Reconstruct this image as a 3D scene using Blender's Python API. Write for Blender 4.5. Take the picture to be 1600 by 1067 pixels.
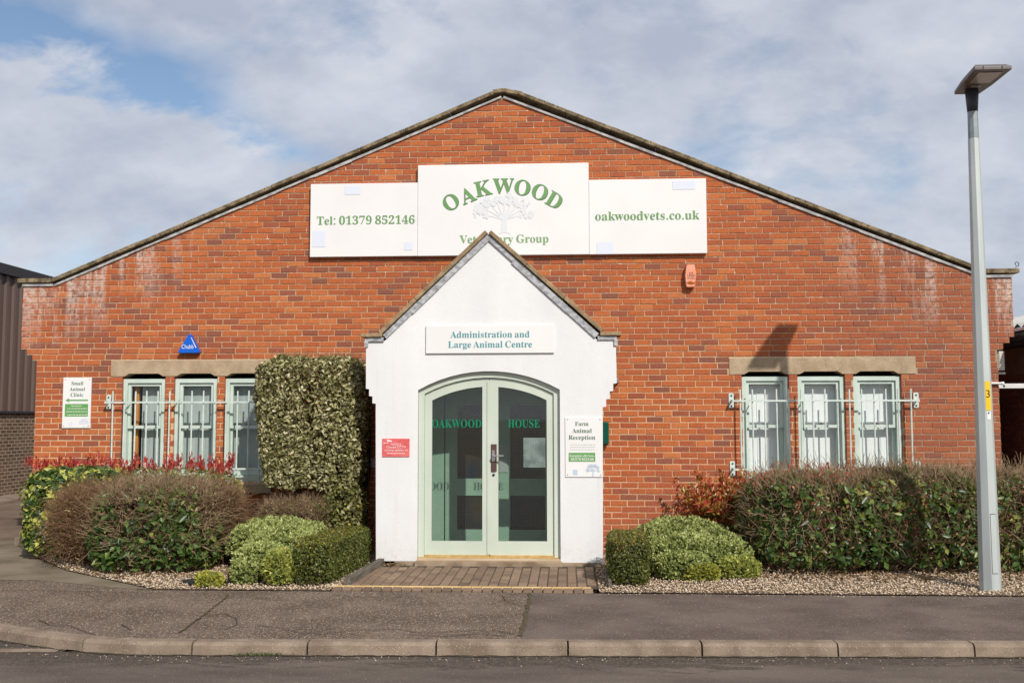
import bpy, math, random
import numpy as np
from mathutils import Vector, Matrix

R = math.radians
rng = np.random.default_rng(7)
random.seed(7)
S = bpy.context.scene
for o in list(bpy.data.objects):
    bpy.data.objects.remove(o)
C = S.collection

# ---------------------------------------------------------------- camera
FPX = 35 / 36 * 1600
PSI, TH, RO = R(3.1), R(4.37), R(-0.09)
fw = np.array([-math.sin(PSI) * math.cos(TH), math.cos(PSI) * math.cos(TH), math.sin(TH)])
rt = np.array([math.cos(PSI), math.sin(PSI), 0.0])
up = np.cross(rt, fw)
rt, up = math.cos(RO) * rt + math.sin(RO) * up, -math.sin(RO) * rt + math.cos(RO) * up
CAM = np.array([0.6905, -12.75, 1.7])
cam = bpy.data.objects.new('camera', bpy.data.cameras.new('camera'))
C.objects.link(cam)
cam.data.lens, cam.data.sensor_width = 35, 36
cam.data.clip_end = 3000
cam.matrix_world = Matrix(((rt[0], up[0], -fw[0], CAM[0]), (rt[1], up[1], -fw[1], CAM[1]), (rt[2], up[2], -fw[2], CAM[2]), (0, 0, 0, 1)))
S.camera = cam

def _ray(px, py):
    return fw * FPX + rt * (px - 800) - up * (py - 533.5)
def wy(px, py, Y):                      # survey: where a sight line meets the vertical plane Y
    d = _ray(px, py); q = CAM + d * ((Y - CAM[1]) / d[1]); return q[0], q[2]
def gz(px, py, Z=0.0):                  # survey: where a sight line meets the level Z
    d = _ray(px, py); q = CAM + d * ((Z - CAM[2]) / d[2]); return q[0], q[1]

# ---------------------------------------------------------------- world, sun, exposure
SUN = Vector((-0.379, 0.689, -0.618)).normalized()
W = bpy.data.worlds.new('World'); S.world = W; W.use_nodes = True
nt = W.node_tree; nt.nodes.clear()
def nd(t, kind, **kw):
    n = t.nodes.new('ShaderNode' + kind)
    for k, v in kw.items():
        if k.startswith('i_'):
            key = k[2:]
            n.inputs[int(key) if key.isdigit() else key.replace('_', ' ')].default_value = v
        else:
            setattr(n, k, v)
    return n
def lk(t, a, b): t.links.new(a, b)
def mth(t, op, a, b=None, clamp=False):
    n = t.nodes.new('ShaderNodeMath'); n.operation = op; n.use_clamp = clamp
    for i, v in enumerate((a, b)):
        if v is None: continue
        if isinstance(v, (int, float)): n.inputs[i].default_value = v
        else: t.links.new(v, n.inputs[i])
    return n.outputs[0]
def mixc(t, fac, a, b, blend='MIX'):
    n = t.nodes.new('ShaderNodeMix'); n.data_type = 'RGBA'; n.blend_type = blend
    for s, v in ((n.inputs[0], fac), (n.inputs[6], a), (n.inputs[7], b)):
        if isinstance(v, (int, float)): s.default_value = v
        elif isinstance(v, (tuple, list)): s.default_value = (*v[:3], 1)
        else: t.links.new(v, s)
    return n.outputs[2]
def ramp(t, fac, stops, interp='LINEAR'):
    n = t.nodes.new('ShaderNodeValToRGB'); n.color_ramp.interpolation = interp
    e = n.color_ramp.elements
    while len(e) < len(stops): e.new(0.5)
    for el, (p, c) in zip(e, stops):
        el.position = p; el.color = (*c, 1) if len(c) == 3 else c
    t.links.new(fac, n.inputs[0]); return n.outputs[0]

sky = nd(nt, 'TexSky', sky_type='NISHITA', sun_disc=False, sun_elevation=math.asin(-SUN.z), sun_rotation=math.atan2(-SUN.x, -SUN.y))
sky.altitude = 0; sky.air_density = 1.0; sky.dust_density = 0.6; sky.ozone_density = 1.2
tc = nd(nt, 'TexCoord')
sep = nd(nt, 'SeparateXYZ'); lk(nt, tc.outputs['Generated'], sep.inputs[0])
zz = mth(nt, 'ADD', mth(nt, 'MAXIMUM', sep.outputs[2], 0.0), 0.5)
cmb = nd(nt, 'CombineXYZ')
cu_, cv_ = mth(nt, 'DIVIDE', sep.outputs[0], zz), mth(nt, 'DIVIDE', sep.outputs[1], zz)
lk(nt, cu_, cmb.inputs[0]); lk(nt, cv_, cmb.inputs[1])
mp = nd(nt, 'Mapping'); mp.inputs['Location'].default_value = (8.7, 2.9, 0.0); mp.inputs['Rotation'].default_value = (0, 0, R(25)); mp.inputs['Scale'].default_value = (1.0, 1.25, 1)
lk(nt, cmb.outputs[0], mp.inputs[0])
n1 = nd(nt, 'TexNoise', i_Scale=2.6, i_Detail=8.0, i_Roughness=0.55, i_Distortion=0.2); lk(nt, mp.outputs[0], n1.inputs['Vector'])
n2 = nd(nt, 'TexNoise', i_Scale=9.0, i_Detail=6.0, i_Roughness=0.6, i_Distortion=0.3); lk(nt, mp.outputs[0], n2.inputs['Vector'])
# a long rift in the cloud deck, running up to the left
wob = mth(nt, 'MULTIPLY', mth(nt, 'SUBTRACT', n2.outputs[0], 0.5), 0.28)
rift = mth(nt, 'ABSOLUTE', mth(nt, 'ADD', mth(nt, 'SUBTRACT', cv_, mth(nt, 'ADD', mth(nt, 'MULTIPLY', cu_, 1.165), 1.614)), wob))
rift = mth(nt, 'SUBTRACT', 1.0, mth(nt, 'DIVIDE', rift, 0.13), True)
rift = mth(nt, 'MULTIPLY', rift, mth(nt, 'MULTIPLY', mth(nt, 'SUBTRACT', -0.18, cu_), 4.0, True))
dens = mth(nt, 'ADD', mth(nt, 'MULTIPLY', n1.outputs[0], 0.66), mth(nt, 'MULTIPLY', n2.outputs[0], 0.34))
cover = ramp(nt, mth(nt, 'SUBTRACT', dens, mth(nt, 'MULTIPLY', rift, 0.23)), [(0.30, (0, 0, 0)), (0.47, (1, 1, 1))])
n3 = nd(nt, 'TexNoise', i_Scale=3.0, i_Detail=9.0, i_Roughness=0.58)
mp3 = nd(nt, 'Mapping'); mp3.inputs['Location'].default_value = (7.1, 2.4, 3.0); mp3.inputs['Scale'].default_value = (1.6, 1.9, 1); lk(nt, cmb.outputs[0], mp3.inputs[0]); lk(nt, mp3.outputs[0], n3.inputs['Vector'])
SKY_CLOUD_A, SKY_CLOUD_B = (0.46, 0.505, 0.61), (0.70, 0.725, 0.79)
ccol = ramp(nt, n3.outputs[0], [(0.36, SKY_CLOUD_A), (0.66, SKY_CLOUD_B)])
bsky = nd(nt, 'Background', i_Strength=0.12); lk(nt, sky.outputs[0], bsky.inputs[0])
bcl = nd(nt, 'Background', i_Strength=1.0); lk(nt, ccol, bcl.inputs[0])
mxs = nd(nt, 'MixShader'); lk(nt, mth(nt, 'MULTIPLY', cover, 0.93), mxs.inputs[0]); lk(nt, bsky.outputs[0], mxs.inputs[1]); lk(nt, bcl.outputs[0], mxs.inputs[2])
wo = nd(nt, 'OutputWorld'); lk(nt, mxs.outputs[0], wo.inputs[0])

sl = bpy.data.lights.new('sun', 'SUN'); sl.energy = 4.0; sl.angle = R(0.7); sl.color = (1.0, 0.94, 0.855)
so = bpy.data.objects.new('sun', sl); C.objects.link(so)
so.rotation_euler = SUN.to_track_quat('-Z', 'Y').to_euler(); so.location = (8, -14, 14)
S.view_settings.view_transform = 'Standard'; S.view_settings.look = 'None'; S.view_settings.gamma = 1; S.view_settings.exposure = 0.0
S.view_settings.use_curve_mapping = False

# ---------------------------------------------------------------- object helpers
WL = {}
def wl(o): return WL.get(o.name, Vector((0, 0, 0))) if o is not None else Vector((0, 0, 0))
def props(o, label=None, cat=None, group=None, kind=None):
    if label: o['label'] = label
    if cat: o['category'] = cat
    if group: o['group'] = group
    if kind: o['kind'] = kind
    return o
def place(o, parent, base):
    C.objects.link(o)
    b = Vector(base) if base is not None else wl(parent).copy()
    o.parent = parent; o.location = b - wl(parent); WL[o.name] = b
    return b
def thing(name, base, label, cat, group=None):
    o = bpy.data.objects.new(name, None); o.empty_display_size = 0.2
    place(o, None, base); return props(o, label, cat, group)
def mk(name, v, f, m, parent=None, base=None, smooth=False, tone=None, bevel=0, **pr):
    v = np.asarray(v, dtype=np.float64).reshape(-1, 3)
    me = bpy.data.meshes.new(name)
    o = bpy.data.objects.new(name, me)
    b = place(o, parent, base)
    if isinstance(f, np.ndarray):
        k = f.shape[1]
        me.vertices.add(len(v)); me.vertices.foreach_set('co', (v - np.array(b)).ravel())
        me.loops.add(f.size); me.loops.foreach_set('vertex_index', f.ravel().astype(np.int32))
        me.polygons.add(len(f)); me.polygons.foreach_set('loop_start', np.arange(0, f.size, k, dtype=np.int32))
        me.update(calc_edges=True); me.validate()
    else:
        me.from_pydata((v - np.array(b)).tolist(), [], f); me.update()
    if m is not None: me.materials.append(m)
    if smooth: me.polygons.foreach_set('use_smooth', np.ones(len(me.polygons), dtype=bool))
    if tone is not None:
        a = me.attributes.new('tone', 'FLOAT', 'FACE'); a.data.foreach_set('value', np.asarray(tone, dtype=np.float32))
    if bevel:
        bm = o.modifiers.new('bevel', 'BEVEL'); bm.width = bevel; bm.segments = 2; bm.limit_method = 'ANGLE'; bm.angle_limit = R(40)
    return props(o, **pr)
class MB:
    def __init__(s): s.v, s.f = [], []
    def add(s, v, f):
        k = len(s.v); s.v += [tuple(q) for q in v]; s.f += [tuple(i + k for i in q) for q in f]; return s
    def box(s, x0, x1, y0, y1, z0, z1):
        return s.add([(x0, y0, z0), (x1, y0, z0), (x1, y1, z0), (x0, y1, z0), (x0, y0, z1), (x1, y0, z1), (x1, y1, z1), (x0, y1, z1)],
                     [(0, 3, 2, 1), (4, 5, 6, 7), (0, 1, 5, 4), (1, 2, 6, 5), (2, 3, 7, 6), (3, 0, 4, 7)])
    def prism(s, poly, y0, y1):          # polygon of (x, z), counter-clockwise seen from -Y
        n = len(poly)
        v = [(x, y0, z) for x, z in poly] + [(x, y1, z) for x, z in poly]
        return s.add(v, [tuple(range(n)), tuple(range(2 * n - 1, n - 1, -1))] + [(i + n, (i + 1) % n + n, (i + 1) % n, i) for i in range(n)])
    def slab(s, poly, z0, z1):           # polygon of (x, y), counter-clockwise from above
        n = len(poly)
        v = [(x, y, z0) for x, y in poly] + [(x, y, z1) for x, y in poly]
        return s.add(v, [tuple(range(n - 1, -1, -1)), tuple(range(n, 2 * n))] + [(i, (i + 1) % n, (i + 1) % n + n, i + n) for i in range(n)])
    def tube(s, pts, r, n=8, cap=True):
        pts = [Vector(p) for p in pts]; rs = r if isinstance(r, (list, tuple)) else [r] * len(pts)
        rings = []
        for i, p in enumerate(pts):
            d = (pts[min(i + 1, len(pts) - 1)] - pts[max(i - 1, 0)]).normalized()
            a = d.cross(Vector((0, 0, 1)) if abs(d.z) < 0.9 else Vector((0, 1, 0))).normalized(); b = d.cross(a)
            rings.append([p + (a * math.cos(2 * math.pi * j / n) + b * math.sin(2 * math.pi * j / n)) * rs[i] for j in range(n)])
        v = [q for g in rings for q in g]; f = []
        for i in range(len(pts) - 1):
            for j in range(n):
                f.append((i * n + j, i * n + (j + 1) % n, (i + 1) * n + (j + 1) % n, (i + 1) * n + j))
        if cap: f += [tuple(range(n - 1, -1, -1)), tuple(range((len(pts) - 1) * n, len(pts) * n))]
        return s.add(v, f)
    def build(s, name, m, parent=None, base=None, **k): return mk(name, s.v, s.f, m, parent, base, **k)
def curve_mesh(contours, depth=0.0, offset=0.0):
    cu = bpy.data.curves.new('outline', 'CURVE'); cu.dimensions = '2D'; cu.fill_mode = 'BOTH'; cu.extrude = depth / 2; cu.offset = offset
    for c in contours:
        sp = cu.splines.new('POLY'); sp.points.add(len(c) - 1); sp.use_cyclic_u = True
        sp.points.foreach_set('co', np.array([(x, y, 0, 1) for x, y in c], dtype=np.float32).ravel())
    return _eval(cu)
def _eval(cu):
    o = bpy.data.objects.new('outline', cu); C.objects.link(o)
    dg = bpy.context.evaluated_depsgraph_get(); dg.update()
    me = o.evaluated_get(dg).to_mesh()
    v = np.array([q.co[:] for q in me.vertices]).reshape(-1, 3); f = [tuple(p.vertices) for p in me.polygons]
    bpy.data.objects.remove(o); bpy.data.curves.remove(cu)
    return v, f
def plate(name, contours, y0, y1, m, parent=None, base=None, **k):   # solid board with openings between Y=y0 (front) and y1
    v, f = curve_mesh(contours, y1 - y0)
    w = np.stack([v[:, 0], (y0 + y1) / 2 - v[:, 2], v[:, 1]], 1)
    return mk(name, w, f, m, parent, base, **k)

# ---------------------------------------------------------------- lettering
GLYPHS = {'-': '54|7,38 7,52 47,52 47,38',
'.': '45|22,-2 20,-2 17,-1 15,0 13,2 12,5 12,9 12,13 13,16 15,18 17,19 20,20 22,20 25,20 28,19 30,18 32,16 33,13 33,9 33,5 32,2 30,0 28,-1 25,-2',
'0': '94|47,-2 38,-1 29,2 23,6 17,12 13,19 10,28 7,38 6,48 6,60 6,72 7,83 10,93 13,101 17,108 23,114 29,118 38,121 47,122 56,121 64,118 71,114 76,108 81,101 84,93 86,83 88,72 88,60 88,48 86,37 84,28 81,19 76,12 71,6 64,2 56,-1/47,9 53,11 57,15 59,23 61,33 62,45 62,60 62,75 61,87 59,97 57,105 53,109 47,111 42,109 37,105 35,97 33,87 32,75 32,60 32,45 33,33 35,23 37,15 42,11',
'1': '94|16,0 16,9 30,9 33,9 35,10 36,11 38,13 38,16 38,20 38,104 34,99 31,95 27,91 24,89 20,87 17,86 14,87 12,88 10,90 8,92 7,95 7,99 11,100 14,101 18,103 23,105 28,108 33,112 45,121 63,121 63,20 64,17 64,14 65,12 67,10 69,9 72,9 86,9 86,0',
'2': '94|6,0 6,17 31,43 37,49 42,56 47,61 50,67 53,72 54,77 56,82 56,87 57,93 56,99 55,103 53,107 50,109 47,111 43,111 38,111 34,108 31,104 30,98 28,91 28,82 22,83 17,84 13,86 9,89 7,93 7,99 7,103 8,107 11,110 14,113 18,116 23,118 29,120 36,121 43,122 55,121 65,118 72,114 78,108 81,102 82,94 82,90 81,86 80,82 78,78 76,74 73,70 69,66 65,61 60,55 54,49 47,42 39,34 22,18 61,18 64,19 67,20 70,21 72,24 74,27 75,30 76,35 86,35 85,0',
'3': '94|41,-2 33,-1 26,0 20,1 15,3 11,6 8,9 6,12 5,15 5,18 5,22 7,26 9,28 12,30 15,31 19,32 20,25 22,20 25,15 29,12 34,11 40,10 43,10 47,11 50,12 53,14 55,17 57,20 59,24 60,29 60,35 60,41 57,46 54,51 48,54 42,56 34,57 24,57 24,67 35,67 42,68 47,70 51,74 54,79 56,85 56,92 56,97 55,102 53,106 50,109 47,111 42,111 39,111 36,110 33,108 31,105 30,102 29,98 28,94 28,90 28,85 21,86 16,87 12,89 9,92 7,96 6,100 7,106 10,111 15,115 23,119 32,121 43,122 54,121 64,118 72,114 77,109 81,102 82,94 81,87 79,81 75,75 69,71 63,67 56,64 61,63 65,61 70,60 74,57 78,54 81,50 84,46 86,41 86,35 86,28 84,22 82,17 80,13 76,9 72,6 68,4 63,2 58,0 52,-1 47,-1',
'4': '94|30,0 30,9 35,9 39,9 42,10 45,11 47,13 48,16 49,21 49,31 2,31 2,41 50,120 73,120 73,42 91,42 91,31 73,31 73,21 74,16 75,13 77,11 80,10 83,9 87,9 89,9 89,0/14,42 49,42 49,72 49,77 49,82 49,88 49,93 49,99 50,104 47,99 43,91 39,84 37,80',
'5': '94|41,-2 33,-1 27,0 21,1 16,3 13,6 10,9 8,12 7,15 7,19 7,22 8,25 10,27 13,29 16,30 20,30 20,27 21,24 22,21 23,18 25,15 28,13 31,11 34,10 39,10 42,10 46,11 49,13 52,15 54,17 56,21 58,25 59,31 59,37 59,45 57,51 53,56 49,59 43,61 36,62 32,62 29,61 26,61 23,60 20,60 18,59 10,62 15,120 79,120 80,89 70,89 69,95 68,97 68,98 67,100 65,101 64,101 61,101 26,101 24,70 26,71 28,72 31,72 35,73 38,73 42,73 54,72 65,69 73,64 80,57 84,48 85,37 85,30 83,24 81,19 78,14 75,10 71,7 66,4 61,2 56,0 51,-1 46,-1',
'6': '94|49,-2 41,-1 34,1 27,4 22,9 17,16 13,23 10,32 8,43 8,55 8,64 9,73 10,81 13,89 16,96 19,102 24,108 29,113 34,116 41,119 48,121 55,122 62,121 68,120 73,119 77,117 80,115 82,112 84,109 85,106 85,103 85,100 83,97 81,94 77,92 72,90 65,90 65,93 65,97 64,100 63,103 62,106 61,108 59,110 57,111 54,112 48,110 42,107 38,100 35,91 32,80 31,67 34,69 37,70 40,72 44,73 49,73 54,74 64,73 72,69 79,64 84,57 87,49 88,39 87,28 84,18 78,10 71,3 61,0/50,9 54,10 57,12 60,16 62,21 63,28 64,37 63,45 62,52 60,57 56,60 53,63 48,63 45,63 42,62 39,61 35,59 33,57 31,55 32,41 34,29 37,20 40,14 45,11',
'7': '94|28,0 72,102 28,102 23,101 20,98 18,93 17,85 7,85 8,120 88,120 88,112 42,0',
'8': '94|46,-2 37,-1 29,0 23,3 17,6 13,10 9,14 7,19 6,25 5,31 6,37 8,43 12,48 17,53 23,57 30,61 24,65 18,69 14,74 11,79 9,85 9,91 9,96 11,101 13,106 16,110 20,114 25,117 31,120 39,121 48,122 59,121 68,118 75,113 80,107 83,100 84,92 83,86 81,81 77,76 73,72 67,69 61,65 70,60 77,55 82,50 86,44 88,38 89,32 88,22 84,14 77,7 69,2 58,-1/51,71 54,73 57,76 60,79 61,83 62,87 62,93 62,96 62,99 61,102 59,104 58,107 55,109 53,111 50,112 47,112 43,111 39,109 36,106 34,103 33,98 33,93 33,88 35,83 37,79 41,76 45,73/47,8 52,9 57,11 60,14 63,18 65,23 65,29 65,34 63,39 60,43 55,46 49,50 41,54 37,51 34,48 31,44 29,40 28,35 28,30 28,24 30,19 33,14 37,11 41,9',
'9': '94|38,-2 32,-1 26,0 22,1 18,3 15,5 13,8 12,11 11,14 11,17 11,20 11,22 13,24 14,25 16,26 19,27 21,22 23,18 26,14 29,11 34,9 39,9 51,14 59,31 63,58 60,55 57,52 53,49 49,48 44,47 39,46 30,47 22,50 15,55 10,62 7,71 6,81 6,89 8,96 10,102 14,108 18,113 24,116 30,119 37,121 44,122 52,121 59,119 66,116 72,111 77,105 81,97 84,88 86,78 86,65 86,56 85,47 84,39 81,31 79,24 75,18 71,12 66,7 60,4 54,1 46,-1/46,58 50,59 53,60 56,61 59,64 61,66 63,70 62,83 60,93 58,101 54,106 50,109 45,110 41,110 37,107 34,103 32,98 31,91 30,82 32,69 37,61',
':': '45|22,70 20,70 17,71 15,72 13,74 12,77 12,81 12,85 13,88 15,90 17,91 20,92 22,92 25,92 28,91 30,90 32,88 33,85 33,81 33,77 32,74 30,72 28,71 25,70/22,-2 20,-2 17,-1 15,0 13,2 12,5 12,9 12,13 13,16 15,18 17,19 20,20 22,20 25,20 28,19 30,18 32,16 33,13 33,9 33,5 32,2 30,0 28,-1 25,-2',
'A': '109|-2,0 -2,5 1,5 4,6 6,8 8,10 10,14 12,19 52,117 56,116 96,22 99,16 101,12 103,9 105,6 108,5 111,5 111,0 57,0 57,5 65,5 69,8 71,11 71,13 70,16 68,20 63,33 26,33 20,18 19,15 19,12 20,8 24,5 31,5 32,5 32,0/28,40 60,40 44,80',
'C': '117|64,-3 53,-2 43,1 34,5 26,11 19,18 14,26 10,36 7,46 7,57 7,68 10,78 14,88 20,96 27,103 35,109 44,113 54,116 65,116 73,116 82,114 92,110 94,109 95,109 97,109 101,110 103,112 105,116 109,116 109,77 105,77 101,87 95,95 89,102 82,107 74,110 66,111 49,105 39,87 36,57 40,28 51,12 70,6 76,6 83,8 89,11 96,15 102,20 107,27 112,22 99,8 83,0',
'D': '124|5,0 5,4 10,5 13,6 16,7 17,10 18,14 18,19 18,94 18,99 17,104 15,107 12,108 9,109 4,110 4,114 55,114 74,112 89,107 101,99 110,88 115,74 117,57 110,25 90,6 57,0/56,6 66,7 74,12 80,19 84,29 87,41 88,57 84,86 73,103 56,108 52,108 49,107 47,106 46,104 46,100 46,96 46,18 46,14 46,11 47,8 49,7 52,6',
'E': '110|4,0 4,4 9,5 13,6 16,7 17,10 18,14 19,19 19,92 18,99 17,103 16,106 13,108 9,109 4,110 4,114 100,114 100,80 96,80 94,89 90,96 85,102 78,105 69,107 58,108 55,108 52,107 50,107 48,106 47,106 47,104 46,102 46,100 46,97 46,61 48,61 55,62 61,64 65,67 68,72 70,78 72,86 76,86 76,30 72,30 71,36 70,41 68,45 66,49 63,51 60,53 56,55 52,55 46,56 46,17 46,13 47,10 48,9 50,8 53,7 58,7 65,7 72,8 78,10 84,12 88,15 93,19 96,23 100,29 103,36 107,36 101,0',
'F': '101|4,0 4,4 9,5 13,6 16,8 17,11 18,15 19,21 19,94 18,99 17,103 15,106 13,108 9,109 4,110 4,114 98,114 98,80 94,80 93,86 91,92 89,96 86,100 82,103 77,105 72,107 65,107 57,108 54,108 52,108 50,107 48,107 47,106 46,105 46,104 46,102 46,100 46,62 48,62 54,62 60,64 64,68 67,72 69,79 71,87 76,87 76,30 71,30 70,38 67,45 64,50 60,53 54,55 47,56 46,56 46,20 46,16 46,13 47,11 48,9 50,7 52,6 55,5 59,5 64,4 64,0',
'G': '127|67,-3 55,-2 45,1 35,5 27,10 20,17 14,26 10,35 8,46 7,57 8,68 10,79 14,88 20,96 27,103 35,109 44,113 54,116 64,116 73,116 83,114 92,110 94,109 95,109 97,109 99,109 100,110 101,111 103,112 104,114 105,116 109,116 109,77 105,77 102,83 99,89 96,95 91,99 87,103 82,107 77,109 72,110 67,111 50,105 40,87 36,57 37,41 40,27 45,17 51,9 59,5 69,3 75,4 79,5 82,7 84,10 85,13 86,18 86,32 85,37 84,40 82,43 79,44 75,45 69,46 69,50 125,50 125,46 120,45 117,44 114,43 113,40 112,37 111,32 111,7 97,2 82,-1',
'H': '131|4,0 4,4 9,5 13,6 16,8 17,11 18,15 19,20 19,95 18,100 17,103 16,106 13,108 9,109 4,110 4,114 60,114 60,110 57,109 54,109 51,108 49,107 48,106 47,104 46,101 46,98 46,95 46,63 85,63 85,95 85,98 85,101 84,104 83,106 82,107 80,108 78,109 74,109 71,110 71,114 127,114 127,110 122,109 118,108 115,106 114,103 113,100 112,95 112,20 113,15 114,11 115,8 118,6 122,5 127,4 127,0 71,0 71,4 76,5 80,6 82,8 84,10 85,15 85,20 85,55 46,55 46,20 46,15 47,11 49,8 51,6 55,5 60,4 60,0',
'K': '128|4,0 4,4 9,5 13,6 16,8 17,11 18,15 19,20 19,95 18,100 17,103 16,106 13,108 9,109 4,110 4,114 61,114 61,110 57,109 54,109 51,108 49,107 48,106 47,104 46,101 46,98 46,95 46,58 80,93 84,98 86,101 87,105 86,107 81,109 73,110 73,114 121,114 121,110 119,110 109,107 98,101 86,90 68,71 116,12 118,9 120,8 122,6 124,5 127,5 130,4 130,0 70,0 70,4 76,5 78,5 79,5 80,5 82,6 83,7 83,9 83,11 82,13 79,16 50,53 46,50 46,20 46,15 47,11 49,8 51,6 55,5 61,4 61,0',
'L': '107|4,0 4,4 9,5 13,6 16,8 17,11 18,15 19,20 19,95 18,100 17,104 16,106 13,108 9,109 4,110 4,114 62,114 62,110 58,110 55,109 52,108 50,107 48,106 47,104 46,102 46,99 46,95 46,21 46,17 46,14 46,12 47,10 48,9 50,8 52,7 55,7 58,7 66,7 73,8 79,10 84,12 88,16 92,20 96,25 99,31 102,39 107,39 100,0',
'M': '158|4,0 4,4 9,5 13,6 15,8 17,11 18,15 19,20 19,96 19,99 18,102 18,104 17,106 15,107 13,108 11,109 8,109 4,110 4,114 46,114 79,36 112,114 154,114 154,110 149,109 146,108 143,106 141,103 140,99 140,95 140,21 140,17 141,13 141,11 142,9 144,7 145,6 148,5 151,5 154,4 154,0 99,0 99,4 103,5 106,5 108,6 110,7 111,9 112,11 113,14 114,17 114,21 114,100 72,0 67,0 26,97 26,20 27,14 28,10 30,7 33,6 37,5 42,4 42,0',
'O': '131|65,-3 57,-2 49,-1 42,2 35,5 29,9 24,14 19,20 15,26 11,33 9,41 7,49 7,57 7,65 9,73 11,80 15,87 19,94 24,99 29,104 36,109 43,112 50,115 58,116 66,117 74,116 82,115 89,112 96,109 102,105 108,100 113,94 117,88 120,81 123,73 124,65 125,57 124,49 123,41 120,33 117,26 113,20 108,14 102,9 96,5 89,2 81,-1 73,-2/66,3 82,9 92,27 95,57 94,73 91,87 87,97 81,105 74,109 65,111 49,105 39,87 36,57 37,41 40,27 44,17 50,9 58,5',
'R': '118|4,0 4,4 9,5 13,6 16,8 17,11 18,15 19,20 19,95 18,100 17,103 16,106 13,108 9,109 4,110 4,114 54,114 70,113 82,111 92,106 99,101 103,93 104,84 101,71 93,62 79,56 108,13 110,10 112,8 113,6 115,5 117,5 120,4 120,0 85,0 50,53 46,53 46,20 46,15 47,11 49,8 51,6 55,5 60,4 60,0/46,58 51,58 59,59 65,61 70,65 73,69 75,76 76,84 74,97 67,105 56,108 52,108 49,107 47,106 46,104 46,101 46,96',
'S': '98|11,-3 11,39 16,39 19,28 23,19 28,12 34,8 41,5 49,4 55,4 60,6 64,9 67,13 69,17 70,22 68,29 64,35 56,40 41,48 32,53 25,58 19,63 15,69 13,76 12,83 13,89 14,95 17,101 20,105 24,109 29,112 34,115 40,116 46,117 50,116 53,116 57,115 62,114 66,113 71,112 73,111 75,111 77,112 79,114 80,117 85,117 85,80 81,80 79,86 76,91 73,96 70,101 66,104 62,107 58,109 53,111 49,111 43,111 39,109 35,107 32,103 30,99 30,95 30,91 32,87 34,84 38,81 42,78 47,76 63,68 70,65 75,62 79,58 83,55 86,51 87,47 89,43 90,38 90,33 89,26 88,20 85,14 81,9 76,5 70,2 64,-1 56,-2 48,-3 45,-2 42,-2 40,-2 37,-1 34,-1 31,0 29,1 27,2 25,2 21,3 20,3 18,2 17,2 17,1 16,-1 15,-3',
'T': '106|23,0 23,4 28,5 33,6 36,8 37,11 39,15 39,20 39,108 37,108 29,107 22,105 16,101 12,95 9,88 7,79 3,79 3,114 103,114 103,79 98,79 94,95 83,105 67,108 66,108 66,20 66,15 67,10 69,8 72,6 76,5 82,4 82,0',
'U': '123|62,-3 48,-2 37,1 29,7 23,15 19,26 18,39 18,95 18,100 17,103 15,106 13,108 9,109 4,110 4,114 60,114 60,110 56,109 53,109 51,108 49,107 47,106 46,104 46,101 45,98 45,95 45,35 46,26 48,19 51,13 55,9 61,6 69,6 85,9 95,21 98,40 98,95 98,99 97,103 95,106 92,108 88,109 82,110 82,114 119,114 119,110 114,109 111,107 108,105 107,103 106,99 106,95 106,45 104,30 101,17 95,8 87,2 76,-2',
'V': '107|53,-3 11,95 9,99 7,102 6,105 3,107 0,109 -4,110 -4,114 53,114 53,110 48,109 44,109 42,108 40,107 38,105 38,102 38,100 39,98 40,95 65,36 87,94 88,97 88,100 89,102 88,105 87,107 85,108 83,109 79,109 75,110 75,114 110,114 110,110 107,109 104,108 102,107 100,104 98,101 96,96 57,-3',
'W': '153|43,-3 8,98 7,102 5,105 4,107 2,108 -1,109 -4,110 -4,114 45,114 45,110 42,109 39,109 37,108 36,107 35,105 35,103 35,100 36,97 37,93 56,38 75,88 72,100 70,103 69,106 67,107 64,108 61,109 57,110 57,114 110,114 110,110 103,109 100,107 98,103 98,101 99,99 100,97 119,41 135,92 136,96 137,99 137,102 137,104 136,106 134,108 132,109 129,109 126,110 126,114 156,114 156,110 153,109 151,107 149,105 147,103 145,99 144,95 111,-3 107,-3 79,77 48,-3',
'a': '86|64,-3 57,-1 52,2 50,9 42,3 33,-1 24,-2 18,-2 14,0 10,3 7,7 6,11 5,16 6,23 10,29 16,34 24,39 36,43 50,48 50,60 49,65 48,68 47,71 44,72 41,74 37,74 31,73 27,71 26,69 26,68 27,66 28,64 30,62 30,60 31,58 30,55 29,52 27,50 25,49 22,48 19,48 16,48 13,49 11,51 10,53 9,56 8,59 9,63 10,66 12,70 15,72 19,75 24,77 29,78 34,79 40,80 51,79 60,77 66,73 70,68 72,61 73,53 73,16 73,13 73,11 74,10 74,9 75,9 76,9 77,9 79,9 80,10 82,7 77,2 70,-1/38,8 39,9 41,9 43,10 46,12 48,14 50,16 50,42 39,38 32,31 30,21 30,14 33,10',
'c': '73|39,-3 33,-2 27,0 22,3 17,7 13,11 9,17 7,23 5,30 5,37 5,45 7,53 10,59 14,65 18,70 24,74 30,77 37,79 44,80 51,79 57,77 63,75 66,71 69,66 69,61 69,58 68,56 67,54 65,52 62,51 59,51 54,52 50,56 49,63 49,65 49,68 49,71 46,74 42,74 34,71 30,62 28,47 29,36 31,26 34,19 39,14 44,11 51,10 57,11 62,13 68,18 71,15 62,5 51,-1',
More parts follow.
